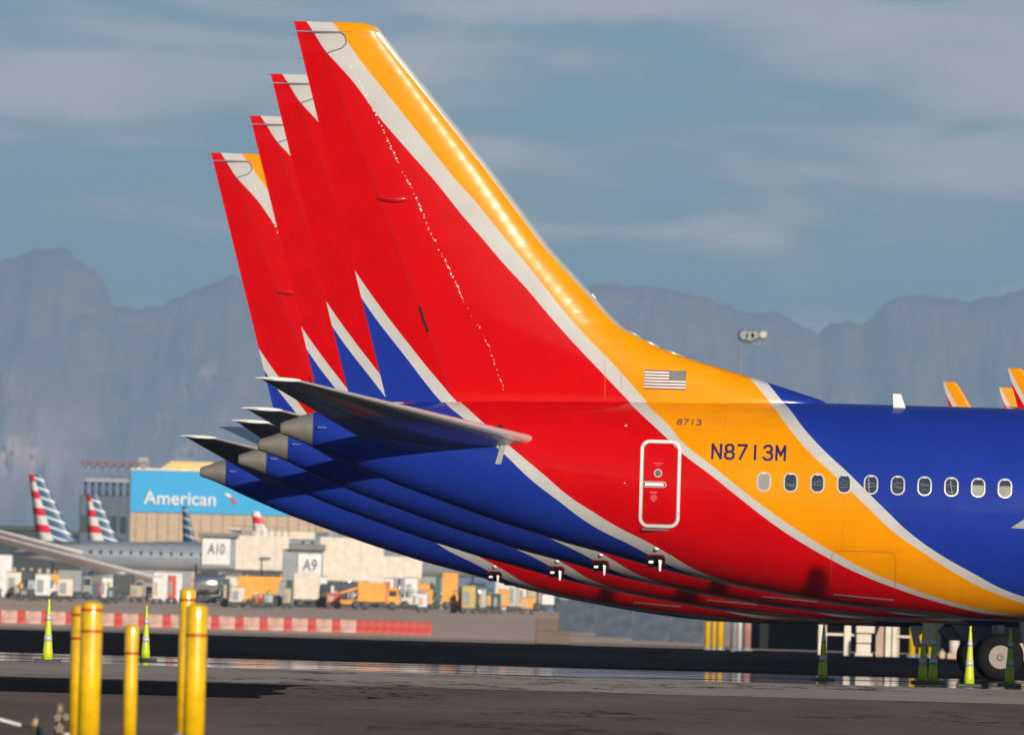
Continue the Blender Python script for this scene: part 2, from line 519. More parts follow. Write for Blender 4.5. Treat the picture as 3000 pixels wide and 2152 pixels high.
foil(mb, 5.09, ZH - .012, .06, TE, lambda z: HX(z) + .03, 30, amp=False, shrink=.004, defl=.10, caps=(True, True))
rud = mb.build('rudder', M_fin, fin, False)
# outline of the balance horn and the grey strip along the fillet
mb = MB()
ribbon(mb, locs([(905, 93), (1000, 96), (1012, 106), (1014, 128), (1000, 142), (957, 156)]), .030, fin_y, .003)
mb.build('horn_gap', plain('horn_gap_grey', (.16, .17, .18), .5), fin)
mb = MB()
ribbon(mb, locs([(945, 150), (1003, 295), (1080, 495), (1156, 696), (1256, 973), (1321, 1150)]), .012, fin_y, .002)
mb.build('hinge_line', plain('hinge_shadow', (.30, .0, .004), .4), fin)
mb = MB()
pts = locs([(1836, 962), (1880, 988), (1935, 1015), (2010, 1046), (2070, 1064)])
for a, b in zip(pts[:-1], pts[1:]):
    mb.tube((a[0] - .02, 0, a[1] - .025), (b[0] - .02, 0, b[1] - .025), .052, .052 if b is not pts[-1] else .01, 10)
mb.build('fillet_edge', M_frame, fin)
mb = MB(); a = loc(1741, 870)
mb.box((a[0] - .03, 0, a[1]), (.13, .12, .10), ry=math.radians(50), bev=.01)
mb.build('edge_clip', M_frame, fin)
# actuator fairing on the hinge line
mb = MB(); p0 = loc(1103, 575); p1 = loc(1200, 580)
rr = []
for i in range(15):
    t = i / 14; x = p0[0] + (p1[0] - p0[0]) * t; z = p0[1] + (p1[1] - p0[1]) * t
    r = .055 * math.sin(math.pi * min(1, max(0, t))) ** .6 + .002
    rr.append([(x, fin_y(x, z) - .02 + 1.4 * r * math.cos(a_), z - .02 + r * math.sin(a_) * (1.5 if math.sin(a_) < 0 else .5)) for a_ in [2 * math.pi * k / 14 for k in range(14)]])
mb.grid(rr, True, True).build('actuator_fairing', M_redp, fin)
# static wicks
for px, py, l in ((861, 66, 24), (868, 103, 18), (885, 172, 20)):
    x, z = loc(px, py)
    MB().tube((x + .03, 0, z), (x - l * .8 / S1, 0, z + .01), .005, .002, 6).build('static_wick', M_seam, fin)
# fasteners down the rear spar: little domes, coloured white to paint their sun glints
mb = MB()
path = locs([(1005, 152), (1035, 215), (1061, 258), (1086, 314), (1110, 357), (1147, 437), (1200, 540), (1239, 625), (1261, 681), (1312, 780), (1338, 836), (1368, 900), (1403, 956), (1437, 1025), (1476, 1141)])
P = resample(path, .028)
dens = [random.random() for _ in range(60)]
for i, (x, z) in enumerate(P):
    t = i / len(P)
    if random.random() > .25 + .55 * dens[int(t * 45)]: continue
    r = random.choice((.008, .012, .018, .026)) * (.82 if .1 < t < .75 else .5)
    x += random.uniform(-.018, .018); y = fin_y(x, z)
    mb.lathe((x, y + .001, z), [(r, 0), (r * .85, -r * .35), (r * .45, -r * .55), (r * .1, -r * .6)], 'Y', 8)
mb.build('spar_fasteners', M_glint, fin)
mb = MB()
for a, b in (((956, 1000), (1035, 965)),):
    pass
ribbon(mb, locs([(1820, 960), (1820, 1140)]), .008, fin_y, .002)
ribbon(mb, locs([(1772, 1030), (1772, 1170)]), .006, fin_y, .002)
mb.build('panel_seam_line', plain('seam_soft', (.35, .25, .08), .5), fin)
# jagged actuator slot on the hinge line
mb = MB(); ribbon(mb, locs([(1229, 897), (1240, 935), (1255, 972)]), .05, fin_y, .006)
mb.build('hinge_slot', M_black, fin)
# the flag, canton towards the nose
FX0, FZ1 = loc(1889, 1083); FX1, FZ0 = loc(2008, 1143)
fw, fh = FX1 - FX0, FZ1 - FZ0
mb = MB(); fill(mb, [(FX0, FZ0), (FX1, FZ0), (FX1, FZ1), (FX0, FZ1)], fin_y, .003, 12)
flag = mb.build('flag', plain('flag_white', (.82, .80, .78), .5), root)
for i in range(0, 13, 2):
    z1 = FZ1 - fh * i / 13; z0 = FZ1 - fh * (i + 1) / 13
    xr = FX1 if i >= 7 else FX1 - fw * .4
    mb = MB(); fill(mb, [(FX0, z0), (xr, z0), (xr, z1), (FX0, z1)], fin_y, .006, 1)
    mb.build('flag_stripe', M_maroon, flag)
mb = MB(); fill(mb, [(FX1 - fw * .4, FZ1 - fh * 7 / 13), (FX1, FZ1 - fh * 7 / 13), (FX1, FZ1), (FX1 - fw * .4, FZ1)], fin_y, .006, 6)
can = mb.build('flag_canton', M_navy, flag)
mb = MB()
for r in range(9):
    for c in range(6 if r % 2 == 0 else 5):
        x = FX1 - fw * .4 + fw * .4 * ((c + .5 + (0 if r % 2 == 0 else .5)) / 6); z = FZ1 - fh * 7 / 13 * (r + .5) / 9
        st = [(x + .011 * (1 if k % 2 == 0 else .45) * math.sin(k * math.pi / 5), z + .011 * (1 if k % 2 == 0 else .45) * math.cos(k * math.pi / 5)) for k in range(10)]
        mb.add([(a, fin_y(a, b) - .009, b) for a, b in st], [tuple(range(10))])
mb.build('flag_stars', M_white, can)

# door with white surround
cx, cz = loc(1934, 1416, 154.3)
dw, dh = .535 / 1.0, 1.255
d_w = (1503 - 1420) * 1.3228 / 154.3; d_h = (1164 - 977) * 1.3228 / 154.3
mb = MB(); fill(mb, rrect(cx, cz, d_w - .04, d_h - .04, .13), fy, .004, 24)
door = mb.build('door', M_fus, root)
mb = MB(); ribbon(mb, rrect(cx, cz, d_w, d_h, .15), .062, fy, .008, True, thick=.006)
mb.build('door_surround', M_white, door)
mb = MB(); ribbon(mb, rrect(cx, cz, d_w - .07, d_h - .07, .12), .012, fy, .009, True)
mb.build('door_gap', M_seam, door)
mb = MB(); x, z = loc(1932, 1551, 154.3)
mb.box((x, fy(x, z) - .012, z), (.66, .04, .045), bev=.008)
mb.build('door_sill', M_seam, door)
x, z = loc(1928, 1385, 154.3)
mb = MB(); ribbon(mb, [(x + .068 * math.cos(a), z + .068 * math.sin(a)) for a in [i * math.pi / 8 for i in range(16)]], .024, fy, .012, True, step=.03)
dwn = mb.build('door_window', M_frame, door)
mb = MB(); fill(mb, [(x + .06 * math.cos(a), z + .06 * math.sin(a)) for a in [i * math.pi / 8 for i in range(16)]], fy, .008, 6)
mb.build('door_pane', plain('porthole_pane', (.20, .12, .05), .15, 0, 1), dwn)
x, z = loc(1917, 1418, 154.3)
mb = MB(); ribbon(mb, rrect(x, z, .44, .095, .045), .022, fy, .014, True, step=.03)
hd = mb.build('door_handle', M_frame, door)
mb = MB(); mb.box((x, fy(x, z) - .018, z), (.36, .02, .055), bev=.012)
mb.build('handle_lever', M_alu, hd)
# small pink stencil lines on the door
mb = MB()
for px, py, wd in ((1930, 1356, .20), (1930, 1362, .07), (1916, 1440, .15), (1916, 1444, .12), (1917, 1451, .10), (1917, 1455, .12), (1917, 1459, .13), (1917, 1463, .09), (1917, 1467, .06)):
    x, z = loc(px, py, 154.3)
    for k in range(int(wd / .016)):
        xx = x - wd / 2 + k * .016
        mb.box((xx, fy(xx, z) - .007, z), (.010, .003, .013))
mb.build('door_stencil', plain('stencil_pink', (.75, .22, .25), .5), door)

# registration and fleet number, written in strokes
RX, RZ = loc(2087, 1341, 154.3)
mb = MB(); word(mb, 'N8713M', RX, RZ, .243, .158, .262, .047, fy, .02)
mb.build('registration_number', M_ink, root, False)
X_, Z_ = loc(1984, 1242, 154.3)
mb = MB(); word(mb, '8713', X_, Z_, .122, .078, .098, .019, fy, .2)
mb.build('fleet_number', M_ink, root, False)
a = loc(2070, 1228, 154.3); b = loc(2172, 1246, 154.3)
mb = MB(); fill(mb, [(a[0], b[1]), (b[0], b[1]), (b[0], a[1]), (a[0], a[1])], fy, .003, 4)
mb.build('painted_patch', plain('patch_orange', (.90, .30, 0), .4, 0, .9, .02), root)
# cargo door outline
cxa, cza = loc(2437, 1612, 154.3); cxb, czb = loc(2622, 1735, 154.3)
mb = MB(); ribbon(mb, [(cxa, czb - .02)] + rrect((cxa + cxb) / 2, (cza + czb) / 2 - .2, cxb - cxa, cza - czb + .4, .14)[7:14][::-1] + rrect((cxa + cxb) / 2, (cza + czb) / 2 - .2, cxb - cxa, cza - czb + .4, .14)[:7][::-1] + [(cxb, czb - .02)], .009, fy, .003)
mb.build('cargo_door_seam', plain('cargo_seam', (.30, .10, .01), .5), root)

# windows
wx0, wz0 = loc(2238, 1410, 154.4)
frame_m = None
for i in range(42):
    x = wx0 + .5085 * i; z = wz0
    if i == 0:
        mb = MB(); ribbon(mb, rrect(0, 0, .255, .352, .11), .034, lambda a, b: fy(15, z + b), .009, True, thick=.008); mbf = mb
    mb = MB(); ribbon(mb, rrect(x, z, .245, .345, .11), .027, fy, .009, True, thick=.007)
    fr = mb.build('window', M_frame, root)
    mb = MB(); fill(mb, rrect(x, z, .235, .335, .105), fy, .003, 10)
    pn = mb.build('window_pane', M_blind if i == 0 else M_glass, fr)
    if i == 0:
        pn['label'] = 'plain grey plug in place of glass'
    mb = MB(); mb.box((x, fy(x, z + .165) - .010, z + .160), (.085, .012, .026), bev=.004)
    mb.build('frame_latch', M_frame, fr)
    if i in (8, 9) or (i > 10 and random.random() < .3):
        hb = .20 if i == 8 else .19
        P = [p for p in rrect(x, z, .205, .305, .09)]
        mb = MB(); fill(mb, [(a, min(b, z - .155 + hb)) for a, b in P], fy, .006, 8)
        mb.build('window_blind', M_blind, fr)
    if 0 < i < 10:
        mb = MB()
        for k in range(3):
            zz = z - .02 + random.uniform(-.09, .07); xa = x - .08
            ribbon(mb, [(xa + t * .16, zz + .012 * math.sin(t * 5 + i + k)) for t in (0, .2, .4, .6, .8, 1)], random.uniform(.006, .016), fy, .005, step=.03)
        mb.build('cabin_fold', plain('cabin_fold', (.12, .14, .20), .5), fr)
    if i == 4 or i == 7:
        mb = MB(); ribbon(mb, [(x - .05 + (.03 if i == 7 else 0), z + .12), (x + (.02 if i == 7 else -.03), z - .14)], .014, fy, .006)
        mb.build('cabin_strip', M_blind, fr)

# little fittings
for px, py, r in ((1834, 1246, .03), (1830, 1414, .02), (2134, 1416, .015)):
    x, z = loc(px, py, 154.3)
    MB().lathe((x, fy(x, z) + .002, z), [(r, 0), (r * .8, -.010), (r * .2, -.014)], 'Y', 12).build('pressure_port', M_frame, root)
x, z = loc(1925, 1604, 154.3)
MB().lathe((x, fy(x, z) + .01, z), [(.06, 0), (.05, -.012), (.02, -.018)], 'Y', 14).build('service_panel', M_alu, root)
x, z = loc(1466, 1257, 154.3)
MB().box((x, fy(x, z) + .01, z), (.10, .06, .17), bev=.01).build('jackscrew_slot', M_black, root)
x0, z0 = loc(1475, 1295, 155); x1_, z1_ = loc(1458, 1358, 154.3)
mb = MB(); mb.prism([(x0 - .05, z0), (x0 + .06, z0), (x1_ + .06, z1_), (x1_ - .05, z1_)], fy(x1_, z1_) - .03, fy(x1_, z1_) + .12)
mb.build('trim_index_plate', M_grey, root)
mb = MB(); x, z = loc(944, 1252)
mb.box((x, fy(x, z) - .02, z), (.20, .06, .07), bev=.02)
mb.build('drain_fairing', M_blue, root)
# drain mast and black vent below
x, z = loc(1922, 1642, 154.3)
mb = MB(); fill(mb, rrect(x, z, .32, .20, .06), fy, .006, 6)
vent = mb.build('outflow_vent', M_black, root)
mb = MB(); ribbon(mb, rrect(x, z, .34, .22, .07), .03, fy, .012, True)
mb.build('vent_rim', M_redp, vent)
mb = MB(); mb.prism([(x + .05, z + .07), (x + .12, z + .05), (x + .10, z - .19), (x + .07, z - .19)], fy(x, z) - .09, fy(x, z) - .02)
mb.build('drain_mast', M_frame, vent)
mb = MB(); mb.box((x - .09, fy(x, z) - .02, z - .02), (.10, .05, .06), bev=.02)
mb.build('vent_flap', M_alu, vent)
# roof antennas
ax, az = loc(2632, 1188)
mb = MB(); mb.prism([(ax - .10, az - .06), (ax + .14, az - .06), (ax + .04, az + .22), (ax - .115, az + .22)], -.42, -.38)
mb.build('blade_antenna', M_white, root)
MB().lathe((9.6 - .0, 0, 5.29), [(.10, 0), (.08, .05), (.03, .08)], 'Z', 12).build('beacon', M_redp, root)
mb = MB(); ribbon(mb, [(10.6, 1.66), (11.2, 1.62), (11.75, 1.585)], .022, fy, .012, thick=.01)
mb.build('belly_highlight', M_alu, root)  # bright strip added to paint the highlight along the belly

# horizontal stabilizers and wings
def surf_mesh(spans, thick, n=26, nose_only=None):
    """spans: list of (y, xLE, zLE, xTE, zTE, t/c)"""
    rows = []
    for (y, xl, zl, xt, zt, tc) in spans:
        ch = xl - xt; r = []
        for k in range(n):
            a = math.pi * k / (n - 1); c = (1 - math.cos(a)) / 2
            r.append((c, 1))
        up = [(c, +1) for c, _ in r]; lo = [(c, -1) for c, _ in r[::-1][1:-1]]
        row = []
        for c, sg in up + lo:
            h = naca(c) * tc * ch / 2 + .002
            row.append((xl - ch * c, y, zl + (zt - zl) * c + sg * h))
        rows.append(row)
    return rows
def lerp_spans(a, b, n):
    return [tuple(a[i] + (b[i] - a[i]) * k / n for i in range(6)) for k in range(n + 1)]
for sgn in (-1, 1):
    st = lerp_spans((sgn * .35, 5.25, 4.36, 1.50, 4.40, .095), (sgn * 6.9, .52, 5.34, -.29, 5.36, .085), 16)
    st += [(sgn * 7.08, .36, 5.365, -.36, 5.385, .07), (sgn * 7.17, .10, 5.38, -.41, 5.39, .05), (sgn * 7.19, -.1, 5.385, -.42, 5.39, .03)]
    rows = surf_mesh(st, 1)
    mb = MB(); mb.grid(rows, True, True); mb.add(rows[-1], [tuple(range(len(rows[-1])))])
    hs = mb.build('horizontal_stabilizer', M_grey, root)
    le = [(y, xl + .012, zl, xl - .10 - .04 * i / 19, zl + (zt - zl) * .06, .95 * tc * (xl - xt) / .14 * .32) for i, (y, xl, zl, xt, zt, tc) in enumerate(st[:-2])]
    mbl = MB(); rws = []
    for (y, xl, zl, xt, zt, tc) in st[:-2]:
        ch = xl - xt; row = []
        cs = [.035, .022, .012, .005, .001]
        for sg, lst in ((1, cs), (-1, cs[::-1])):
            for c in lst:
                row.append((xl + .004 - ch * c, y, zl + (zt - zl) * c + sg * (naca(c) * tc * ch / 2 + .006)))
        rws.append(row)
    mbl.grid(rws, True).build('stabilizer_leading_edge', M_alu, hs)
    mb = MB(); seam = []
    for (y, xl, zl, xt, zt, tc) in st[2:-3]:
        ch = xl - xt; row = []
        for c in (.69, .70):
            row.append((xl - ch * c, y, zl + (zt - zl) * c - (naca(c) * tc * ch / 2 + .005)))
        seam.append(row)
    mb.grid(seam, False).build('elevator_gap', M_black, hs)
    mb = MB(); tipr = []
    for i in range(13):
        t = i / 12; x = .42 - .86 * t; r = .036 * math.sin(math.pi * min(1, t * 1.02 + .02) ** .8) ** .6 + .003
        tipr.append([(x, sgn * 7.17 + .5 * r * math.cos(a_) , 5.372 + .03 * t + r * math.sin(a_)) for a_ in [2 * math.pi * k / 10 for k in range(10)]])
    mb.grid(tipr, True, True).build('stabilizer_lit_tip', M_white, hs)  # white strip added to paint the sunlit edge of the tip
    # wing
    wsp = lerp_spans((sgn * 1.2, 26.6, 2.05, 18.3, 1.90, .13), (sgn * 5.6, 23.6, 2.45, 18.25, 2.38, .12), 5)
    wsp += lerp_spans((sgn * 5.6, 23.6, 2.45, 18.25, 2.38, .12), (sgn * 16.7, 17.75, 3.75, 16.35, 3.74, .10), 10)[1:]
    rows = surf_mesh(wsp, 1, 18)
    mb = MB(); mb.grid(rows, True, True)
    for i in (-1,): mb.add(rows[i], [tuple(range(len(rows[i])))])
    wing = mb.build('wing', M_grey, root)
    # split-tip winglet: upper and lower blade
    up = [(17.75, 3.72, 16.35, 0), (17.55, 3.95, 16.2, .18), (17.0, 4.5, 15.9, .42), (15.95, 5.6, 15.38, .72), (15.50, 6.30, 15.17, .86), (15.42, 6.36, 15.16, .88)]
    rows = []
    for xl, z, xt, dy in up:
        r = []
        for k in range(12):
            a = math.pi * k / 11; c = (1 - math.cos(a)) / 2
            r.append((c, 1))
        row = [(xl - (xl - xt) * c, sgn * (16.7 + dy) + .04 * naca(c) * (xl - xt), z) for c, _ in r] + [(xl - (xl - xt) * c, sgn * (16.7 + dy) - .04 * naca(c) * (xl - xt), z) for c, _ in r[::-1][1:-1]]
        rows.append(row)
    mb = MB(); mb.grid(rows, True, True); mb.add(rows[-1], [tuple(range(len(rows[-1])))])
    m, nt, b = (bpy.data.materials.get('winglet_livery'), None, None) if bpy.data.materials.get('winglet_livery') else newmat('winglet_livery')
    if nt:
        b.inputs['Roughness'].default_value = .3; b.inputs['Coat Weight'].default_value = .8
        tc_ = N(nt, 'ShaderNodeTexCoord'); sp = N(nt, 'ShaderNodeSeparateXYZ'); nt.links.new(tc_.outputs['Object'], sp.inputs[0])
        # distance forward of a slanted line x = 15.66 + .56*(6.36-z)
        ma = N(nt, 'ShaderNodeMath', operation='MULTIPLY_ADD'); ma.inputs[1].default_value = .58; ma.inputs[2].default_value = -.58 * 6.36 - 15.16
        nt.links.new(sp.outputs['Z'], ma.inputs[0])
        ad = N(nt, 'ShaderNodeMath', operation='ADD'); nt.links.new(ma.outputs[0], ad.inputs[0]); nt.links.new(sp.outputs['X'], ad.inputs[1])
        prev = None
        for th, c in ((-.08, SILV), (.02, YEL)):
            g = N(nt, 'ShaderNodeMath', operation='GREATER_THAN'); g.inputs[1].default_value = th
            nt.links.new(ad.outputs[0], g.inputs[0])
            mx = N(nt, 'ShaderNodeMix', data_type='RGBA'); nt.links.new(g.outputs[0], mx.inputs[0])
            if prev is None: mx.inputs[6].default_value = (*RED, 1)
            else: nt.links.new(prev, mx.inputs[6])
            mx.inputs[7].default_value = (*c, 1); prev = mx.outputs[2]
        nt.links.new(prev, b.inputs['Base Color'])
    wl = mb.build('winglet', m, wing)
    MB().tube((15.5, sgn * 17.3, 5.55), (15.1, sgn * 17.3, 5.60), .02, .006, 8).build('static_wick', M_redp, wl)
    mb = MB(); mb.prism([(13.0, 2.93), (13.73, 3.42), (13.63, 3.47), (14.0, 3.62), (15.2, 3.75), (17.3, 3.74), (15.0, 2.86)], sgn * 16.72 - .03, sgn * 16.72 + .03)
    mb.build('lower_winglet', M_grey, wing)
    for yy, xe in ((4.4, 17.3), (8.0, 16.9), (11.4, 16.2)):
        zz = 2.3 + (yy - 4) * .11
        mb = MB(); rr = []
        for i in range(9):
            t = i / 8; r = .17 * math.sin(math.pi * (.04 + .92 * t)) ** .7
            rr.append([(xe + 3.2 * t, sgn * yy + r * .7 * math.cos(a_), zz - .26 + r * math.sin(a_)) for a_ in [2 * math.pi * k / 12 for k in range(12)]])
        mb.grid(rr, True, True).build('flap_fairing', M_grey, wing)
    # engine
    mb = MB(); mb.lathe((0, sgn * 4.83, 1.75), [(.50, 22.6), (.62, 22.7), (.92, 23.6), (1.08, 25), (1.10, 26.6), (1.0, 27.2), (.9, 27.25), (.85, 27), (.8, 26.2)], 'X', 32)
    eng = mb.build('engine', M_blue, root)
    MB().lathe((0, sgn * 4.83, 1.75), [(.45, 21.6), (.35, 21.6), (.5, 22.6)], 'X', 24).build('exhaust_nozzle', M_cone, eng)
    mb = MB(); mb.prism([(22, 2.4), (26.5, 2.6), (25.8, 2.85), (22.4, 2.75)], sgn * 4.83 - .12, sgn * 4.83 + .12)
    mb.build('engine_pylon', M_grey, eng)
    # main gear
    gx, gy = 19.49, sgn * 2.86
    mb = MB(); mb.tube((gx, gy, .58), (gx - .05, gy, 2.2), .11, .14, 14)
    mb.tube((gx, gy - .42, .58), (gx, gy + .42, .58), .07, .07, 10)
    mb.tube((gx, gy, 1.2), (gx + .1, gy - sgn * 1.2, 1.9), .06, .06, 8)
    mb.tube((gx - .2, gy, 1.35), (gx - .04, gy, .7), .035, .035, 8)
    gear = mb.build('main_landing_gear', M_strut, root)
    for q in (-1, 1):
        yy = gy + q * .38
        R = .565
        MB().lathe((gx, yy, .585), [(R * .56, -.17), (R * .70, -.20), (R * .93, -.17), (R, -.09), (R, .09), (R * .93, .17), (R * .70, .20), (R * .56, .17)], 'Y', 40).build('tyre', M_dark, gear)
        MB().lathe((gx, yy, .585), [(R * .50, -.175), (R * .46, -.165), (R * .2, -.13), (R * .17, -.15), (R * .15, -.20), (R * .06, -.21), (R * .06, .2), (R * .5, .17)], 'Y', 32).build('wheel_hub', M_hub, gear)
mb = MB(); mb.prism([(18.3, 1.34), (18.6, .98), (20.9, .95), (21.6, 1.30)], -1.9, 1.9)
mb.build('belly_fairing', plain('belly_grey', (.12, .12, .13), .5), root)
mb = MB(); mb.prism([(17.6, 1.36), (18.15, 1.36), (17.85, 1.05), (17.95, .75), (17.72, .8)], -2.0, -1.9)
mb.build('gear_door', M_grey, root)
mb = MB(); mb.tube((35.2, 0, .36), (35.1, 0, 1.5), .07, .09, 12); mb.tube((35.2, -.2, .36), (35.2, .2, .36), .05, .05, 8)
ng = mb.build('nose_landing_gear', M_strut, root)
for q in (-.2, .2):
    MB().lathe((35.2, q, .345), [(.2, -.09), (.33, -.08), (.345, 0), (.33, .08), (.2, .09)], 'Y', 24).build('tyre', M_dark, ng)

# fin tip, tail-cone tip, yaw, bank, stabilizer trim near (x, z) and far, far wing shift
fits = [((861, 62), (822, 1253), 0.0, 0.0, (0, 0), (.18, -.02), 0), ((789, 216), (757, 1302), 0.0, 0.0, (.13, -.17), (.30, -.19), .62),
        ((730, 338), (699, 1345), 1.7, -.55, (.12, -.12), (.08, -.02), 0), ((611, 453), (587, 1387), 0.0, .1, (.02, -.05), (.2, -.07), 0),
        (None, (691, 1426), 0.0, 0.0, (.1, -.1), (.2, -.1), 0)]
HH = (unroll(822, 1253)[1] - unroll(861, 62)[1]) / S1
labels = ['nearest parked airliner with the whole red, yellow and silver fin and registration N8713M in view',
          'second airliner from the camera, its red fin tip rising just behind the nearest fin',
          'third airliner from the camera, its fin between the second and the farthest red fin',
          'fourth airliner, its fin tip and grey tail cone leftmost and lowest of the row',
          'mostly hidden fifth airliner, only its blue belly showing beneath the fourth tail']
planes = []
for i, (ft, ct, yaw, bank, tn, tf, fwx) in enumerate(fits):
    cu, cv = unroll(*ct)
    s = (cv - unroll(*ft)[1]) / HH if ft else FPX / 654.0
    d = FPX / s
    xo = cu / s
    o = root if i == 0 else copy_tree(root, None, ('registration_number', 'fleet_number', 'window_blind', 'cabin_fold', 'cabin_strip', 'door_stencil'))
    zoff = (ZC + (HOR - cv) / s) - 4.537
    nwx = (.62, .1, -.15, .35, 0)[i]
    if ft is None: zoff = .08
    if i == 3: zoff = .05
    o.location = (xo, d, zoff if i else 0.0)
    o.rotation_euler = (math.radians(bank), 0, math.radians(yaw))
    hs = [c for c in o.children if c.name.startswith('horizontal_stabilizer')]
    ws = [c for c in o.children if c.name.startswith('wing')and not c.name.startswith('wing_')]
    near = [c for c in hs if c.data.vertices[0].co.y < 0][0]; far = [c for c in hs if c.data.vertices[0].co.y > 0][0]
    near.location = (tn[0], 0, tn[1]); far.location = (tf[0], 0, tf[1])
    for w_ in [c for c in o.children if c.name.split('.')[0] == 'wing']:
        w_.location.x = nwx if w_.data.vertices[0].co.y < 0 else fwx
    tag(o, labels[i], 'airliner', 'row of parked airliners with matching tails')
    print('plane', i, xo, d, zoff)

# ------------------------------------------------------------------ ground
DS_ = 3000 / 2268.0
def strip(name, d0, d1, mat, lift, x0=-400, x1=400, n=None, edge=None):
    ds = sorted(set([d0, d1] + [t for t in TD if d0 < t < d1] + list(np.arange(d0, d1, 12.0 if d1 - d0 < 2000 else 200.0))))
    mb = MB(); mb.grid([[(x, d, gz(d) + lift) for x in np.linspace(x0, x1, 9)] for d in ds], True)
    o = mb.build(name, mat, None, False); o['kind'] = 'structure'
    return o
def ground_mat(name, c1, c2, crack, sx, sy, rough=.9, spec=.12, cth=.60):
    m, nt, b = newmat(name)
    b.inputs['Roughness'].default_value = rough; b.inputs['Specular IOR Level'].default_value = spec
    tc = N(nt, 'ShaderNodeTexCoord')
    mp = N(nt, 'ShaderNodeMapping'); mp.inputs['Scale'].default_value = (sx, sy, 1); nt.links.new(tc.outputs['Object'], mp.inputs[0])
    n1 = N(nt, 'ShaderNodeTexNoise'); n1.inputs['Scale'].default_value = 1; n1.inputs['Detail'].default_value = 6; nt.links.new(mp.outputs[0], n1.inputs['Vector'])
    mx = N(nt, 'ShaderNodeMix', data_type='RGBA'); mx.inputs[6].default_value = (*c1, 1); mx.inputs[7].default_value = (*c2, 1)
    mr = N(nt, 'ShaderNodeMapRange'); mr.inputs['From Min'].default_value = .35; mr.inputs['From Max'].default_value = .65
    nt.links.new(n1.outputs['Fac'], mr.inputs[0]); nt.links.new(mr.outputs[0], mx.inputs[0])
    last = mx.outputs[2]
    if crack:
        mp2 = N(nt, 'ShaderNodeMapping'); mp2.inputs['Scale'].default_value = (sx * 1.6, sy * 2.6, 1); mp2.inputs['Location'].default_value = (7, 3, 0); nt.links.new(tc.outputs['Object'], mp2.inputs[0])
        n2 = N(nt, 'ShaderNodeTexNoise'); n2.inputs['Scale'].default_value = 1; n2.inputs['Detail'].default_value = 4; n2.inputs['Roughness'].default_value = .65; nt.links.new(mp2.outputs[0], n2.inputs['Vector'])
        # dark tar seams: thin level set of the noise
        s1 = N(nt, 'ShaderNodeMath', operation='SUBTRACT'); s1.inputs[1].default_value = .5; nt.links.new(n2.outputs['Fac'], s1.inputs[0])
        ab = N(nt, 'ShaderNodeMath', operation='ABSOLUTE'); nt.links.new(s1.outputs[0], ab.inputs[0])
        lt = N(nt, 'ShaderNodeMapRange'); lt.inputs['From Min'].default_value = .004; lt.inputs['From Max'].default_value = .024; lt.inputs['To Min'].default_value = 1; lt.inputs['To Max'].default_value = 0
        nt.links.new(ab.outputs[0], lt.inputs[0])
        n3 = N(nt, 'ShaderNodeTexNoise'); n3.inputs['Scale'].default_value = .35; nt.links.new(mp2.outputs[0], n3.inputs['Vector'])
        g3 = N(nt, 'ShaderNodeMapRange'); g3.inputs['From Min'].default_value = .50; g3.inputs['From Max'].default_value = .60; nt.links.new(n3.outputs['Fac'], g3.inputs[0])
        mul = N(nt, 'ShaderNodeMath', operation='MULTIPLY'); nt.links.new(lt.outputs[0], mul.inputs[0]); nt.links.new(g3.outputs[0], mul.inputs[1])
        mx2 = N(nt, 'ShaderNodeMix', data_type='RGBA'); nt.links.new(mul.outputs[0], mx2.inputs[0]); nt.links.new(last, mx2.inputs[6]); mx2.inputs[7].default_value = (.012, .012, .014, 1)
        last = mx2.outputs[2]
    df = N(nt, 'ShaderNodeBsdfDiffuse'); nt.links.new(last, df.inputs['Color']); nt.links.new(df.outputs[0], nt.nodes['Material Output'].inputs['Surface'])
    return m
M_tan = ground_mat('concrete_tan', (.72, .55, .43), (.84, .64, .50), False, .03, .01)
M_con = ground_mat('concrete_pale', (.42, .355, .31), (.50, .43, .38), True, .3, .05)
M_asp = ground_mat('asphalt_brown', (.20, .150, .132), (.27, .205, .18), True, .35, .022)
M_shade = ground_mat('asphalt_painted_shade', (.016, .018, .022), (.030, .030, .034), False, .2, .01)
M_tar_shadow = ground_mat('asphalt_and_shadow', (.020, .022, .026), (.028, .028, .03), False, .2, .02)
m, nt, b = newmat('mirage_asphalt'); M_mirage = m  # glossy film that stands for heat-mirage reflections
b.inputs['Base Color'].default_value = (.022, .022, .024, 1); b.inputs['Roughness'].default_value = .028; b.inputs['IOR'].default_value = 1.33
tc = N(nt, 'ShaderNodeTexCoord'); mp = N(nt, 'ShaderNodeMapping'); mp.inputs['Scale'].default_value = (.6, .22, 1); nt.links.new(tc.outputs['Object'], mp.inputs[0])
n1 = N(nt, 'ShaderNodeTexNoise'); n1.inputs['Scale'].default_value = 1; n1.inputs['Detail'].default_value = 3; nt.links.new(mp.outputs[0], n1.inputs['Vector'])
bp = N(nt, 'ShaderNodeBump'); bp.inputs['Distance'].default_value = .0065; bp.inputs['Strength'].default_value = 1; nt.links.new(n1.outputs['Fac'], bp.inputs['Height']); nt.links.new(bp.outputs[0], b.inputs['Normal'])
mpw = N(nt, 'ShaderNodeMapping'); mpw.inputs['Scale'].default_value = (.22, .055, 1); nt.links.new(tc.outputs['Object'], mpw.inputs[0])
nw = N(nt, 'ShaderNodeTexNoise'); nw.inputs['Scale'].default_value = 1; nw.inputs['Detail'].default_value = 5; nw.inputs['Roughness'].default_value = .6; nt.links.new(mpw.outputs[0], nw.inputs['Vector'])
mw = N(nt, 'ShaderNodeMapRange'); mw.inputs['From Min'].default_value = .49; mw.inputs['From Max'].default_value = .62; nt.links.new(nw.outputs['Fac'], mw.inputs['Value'])
dw = N(nt, 'ShaderNodeBsdfDiffuse'); dw.inputs['Color'].default_value = (.03, .032, .036, 1)
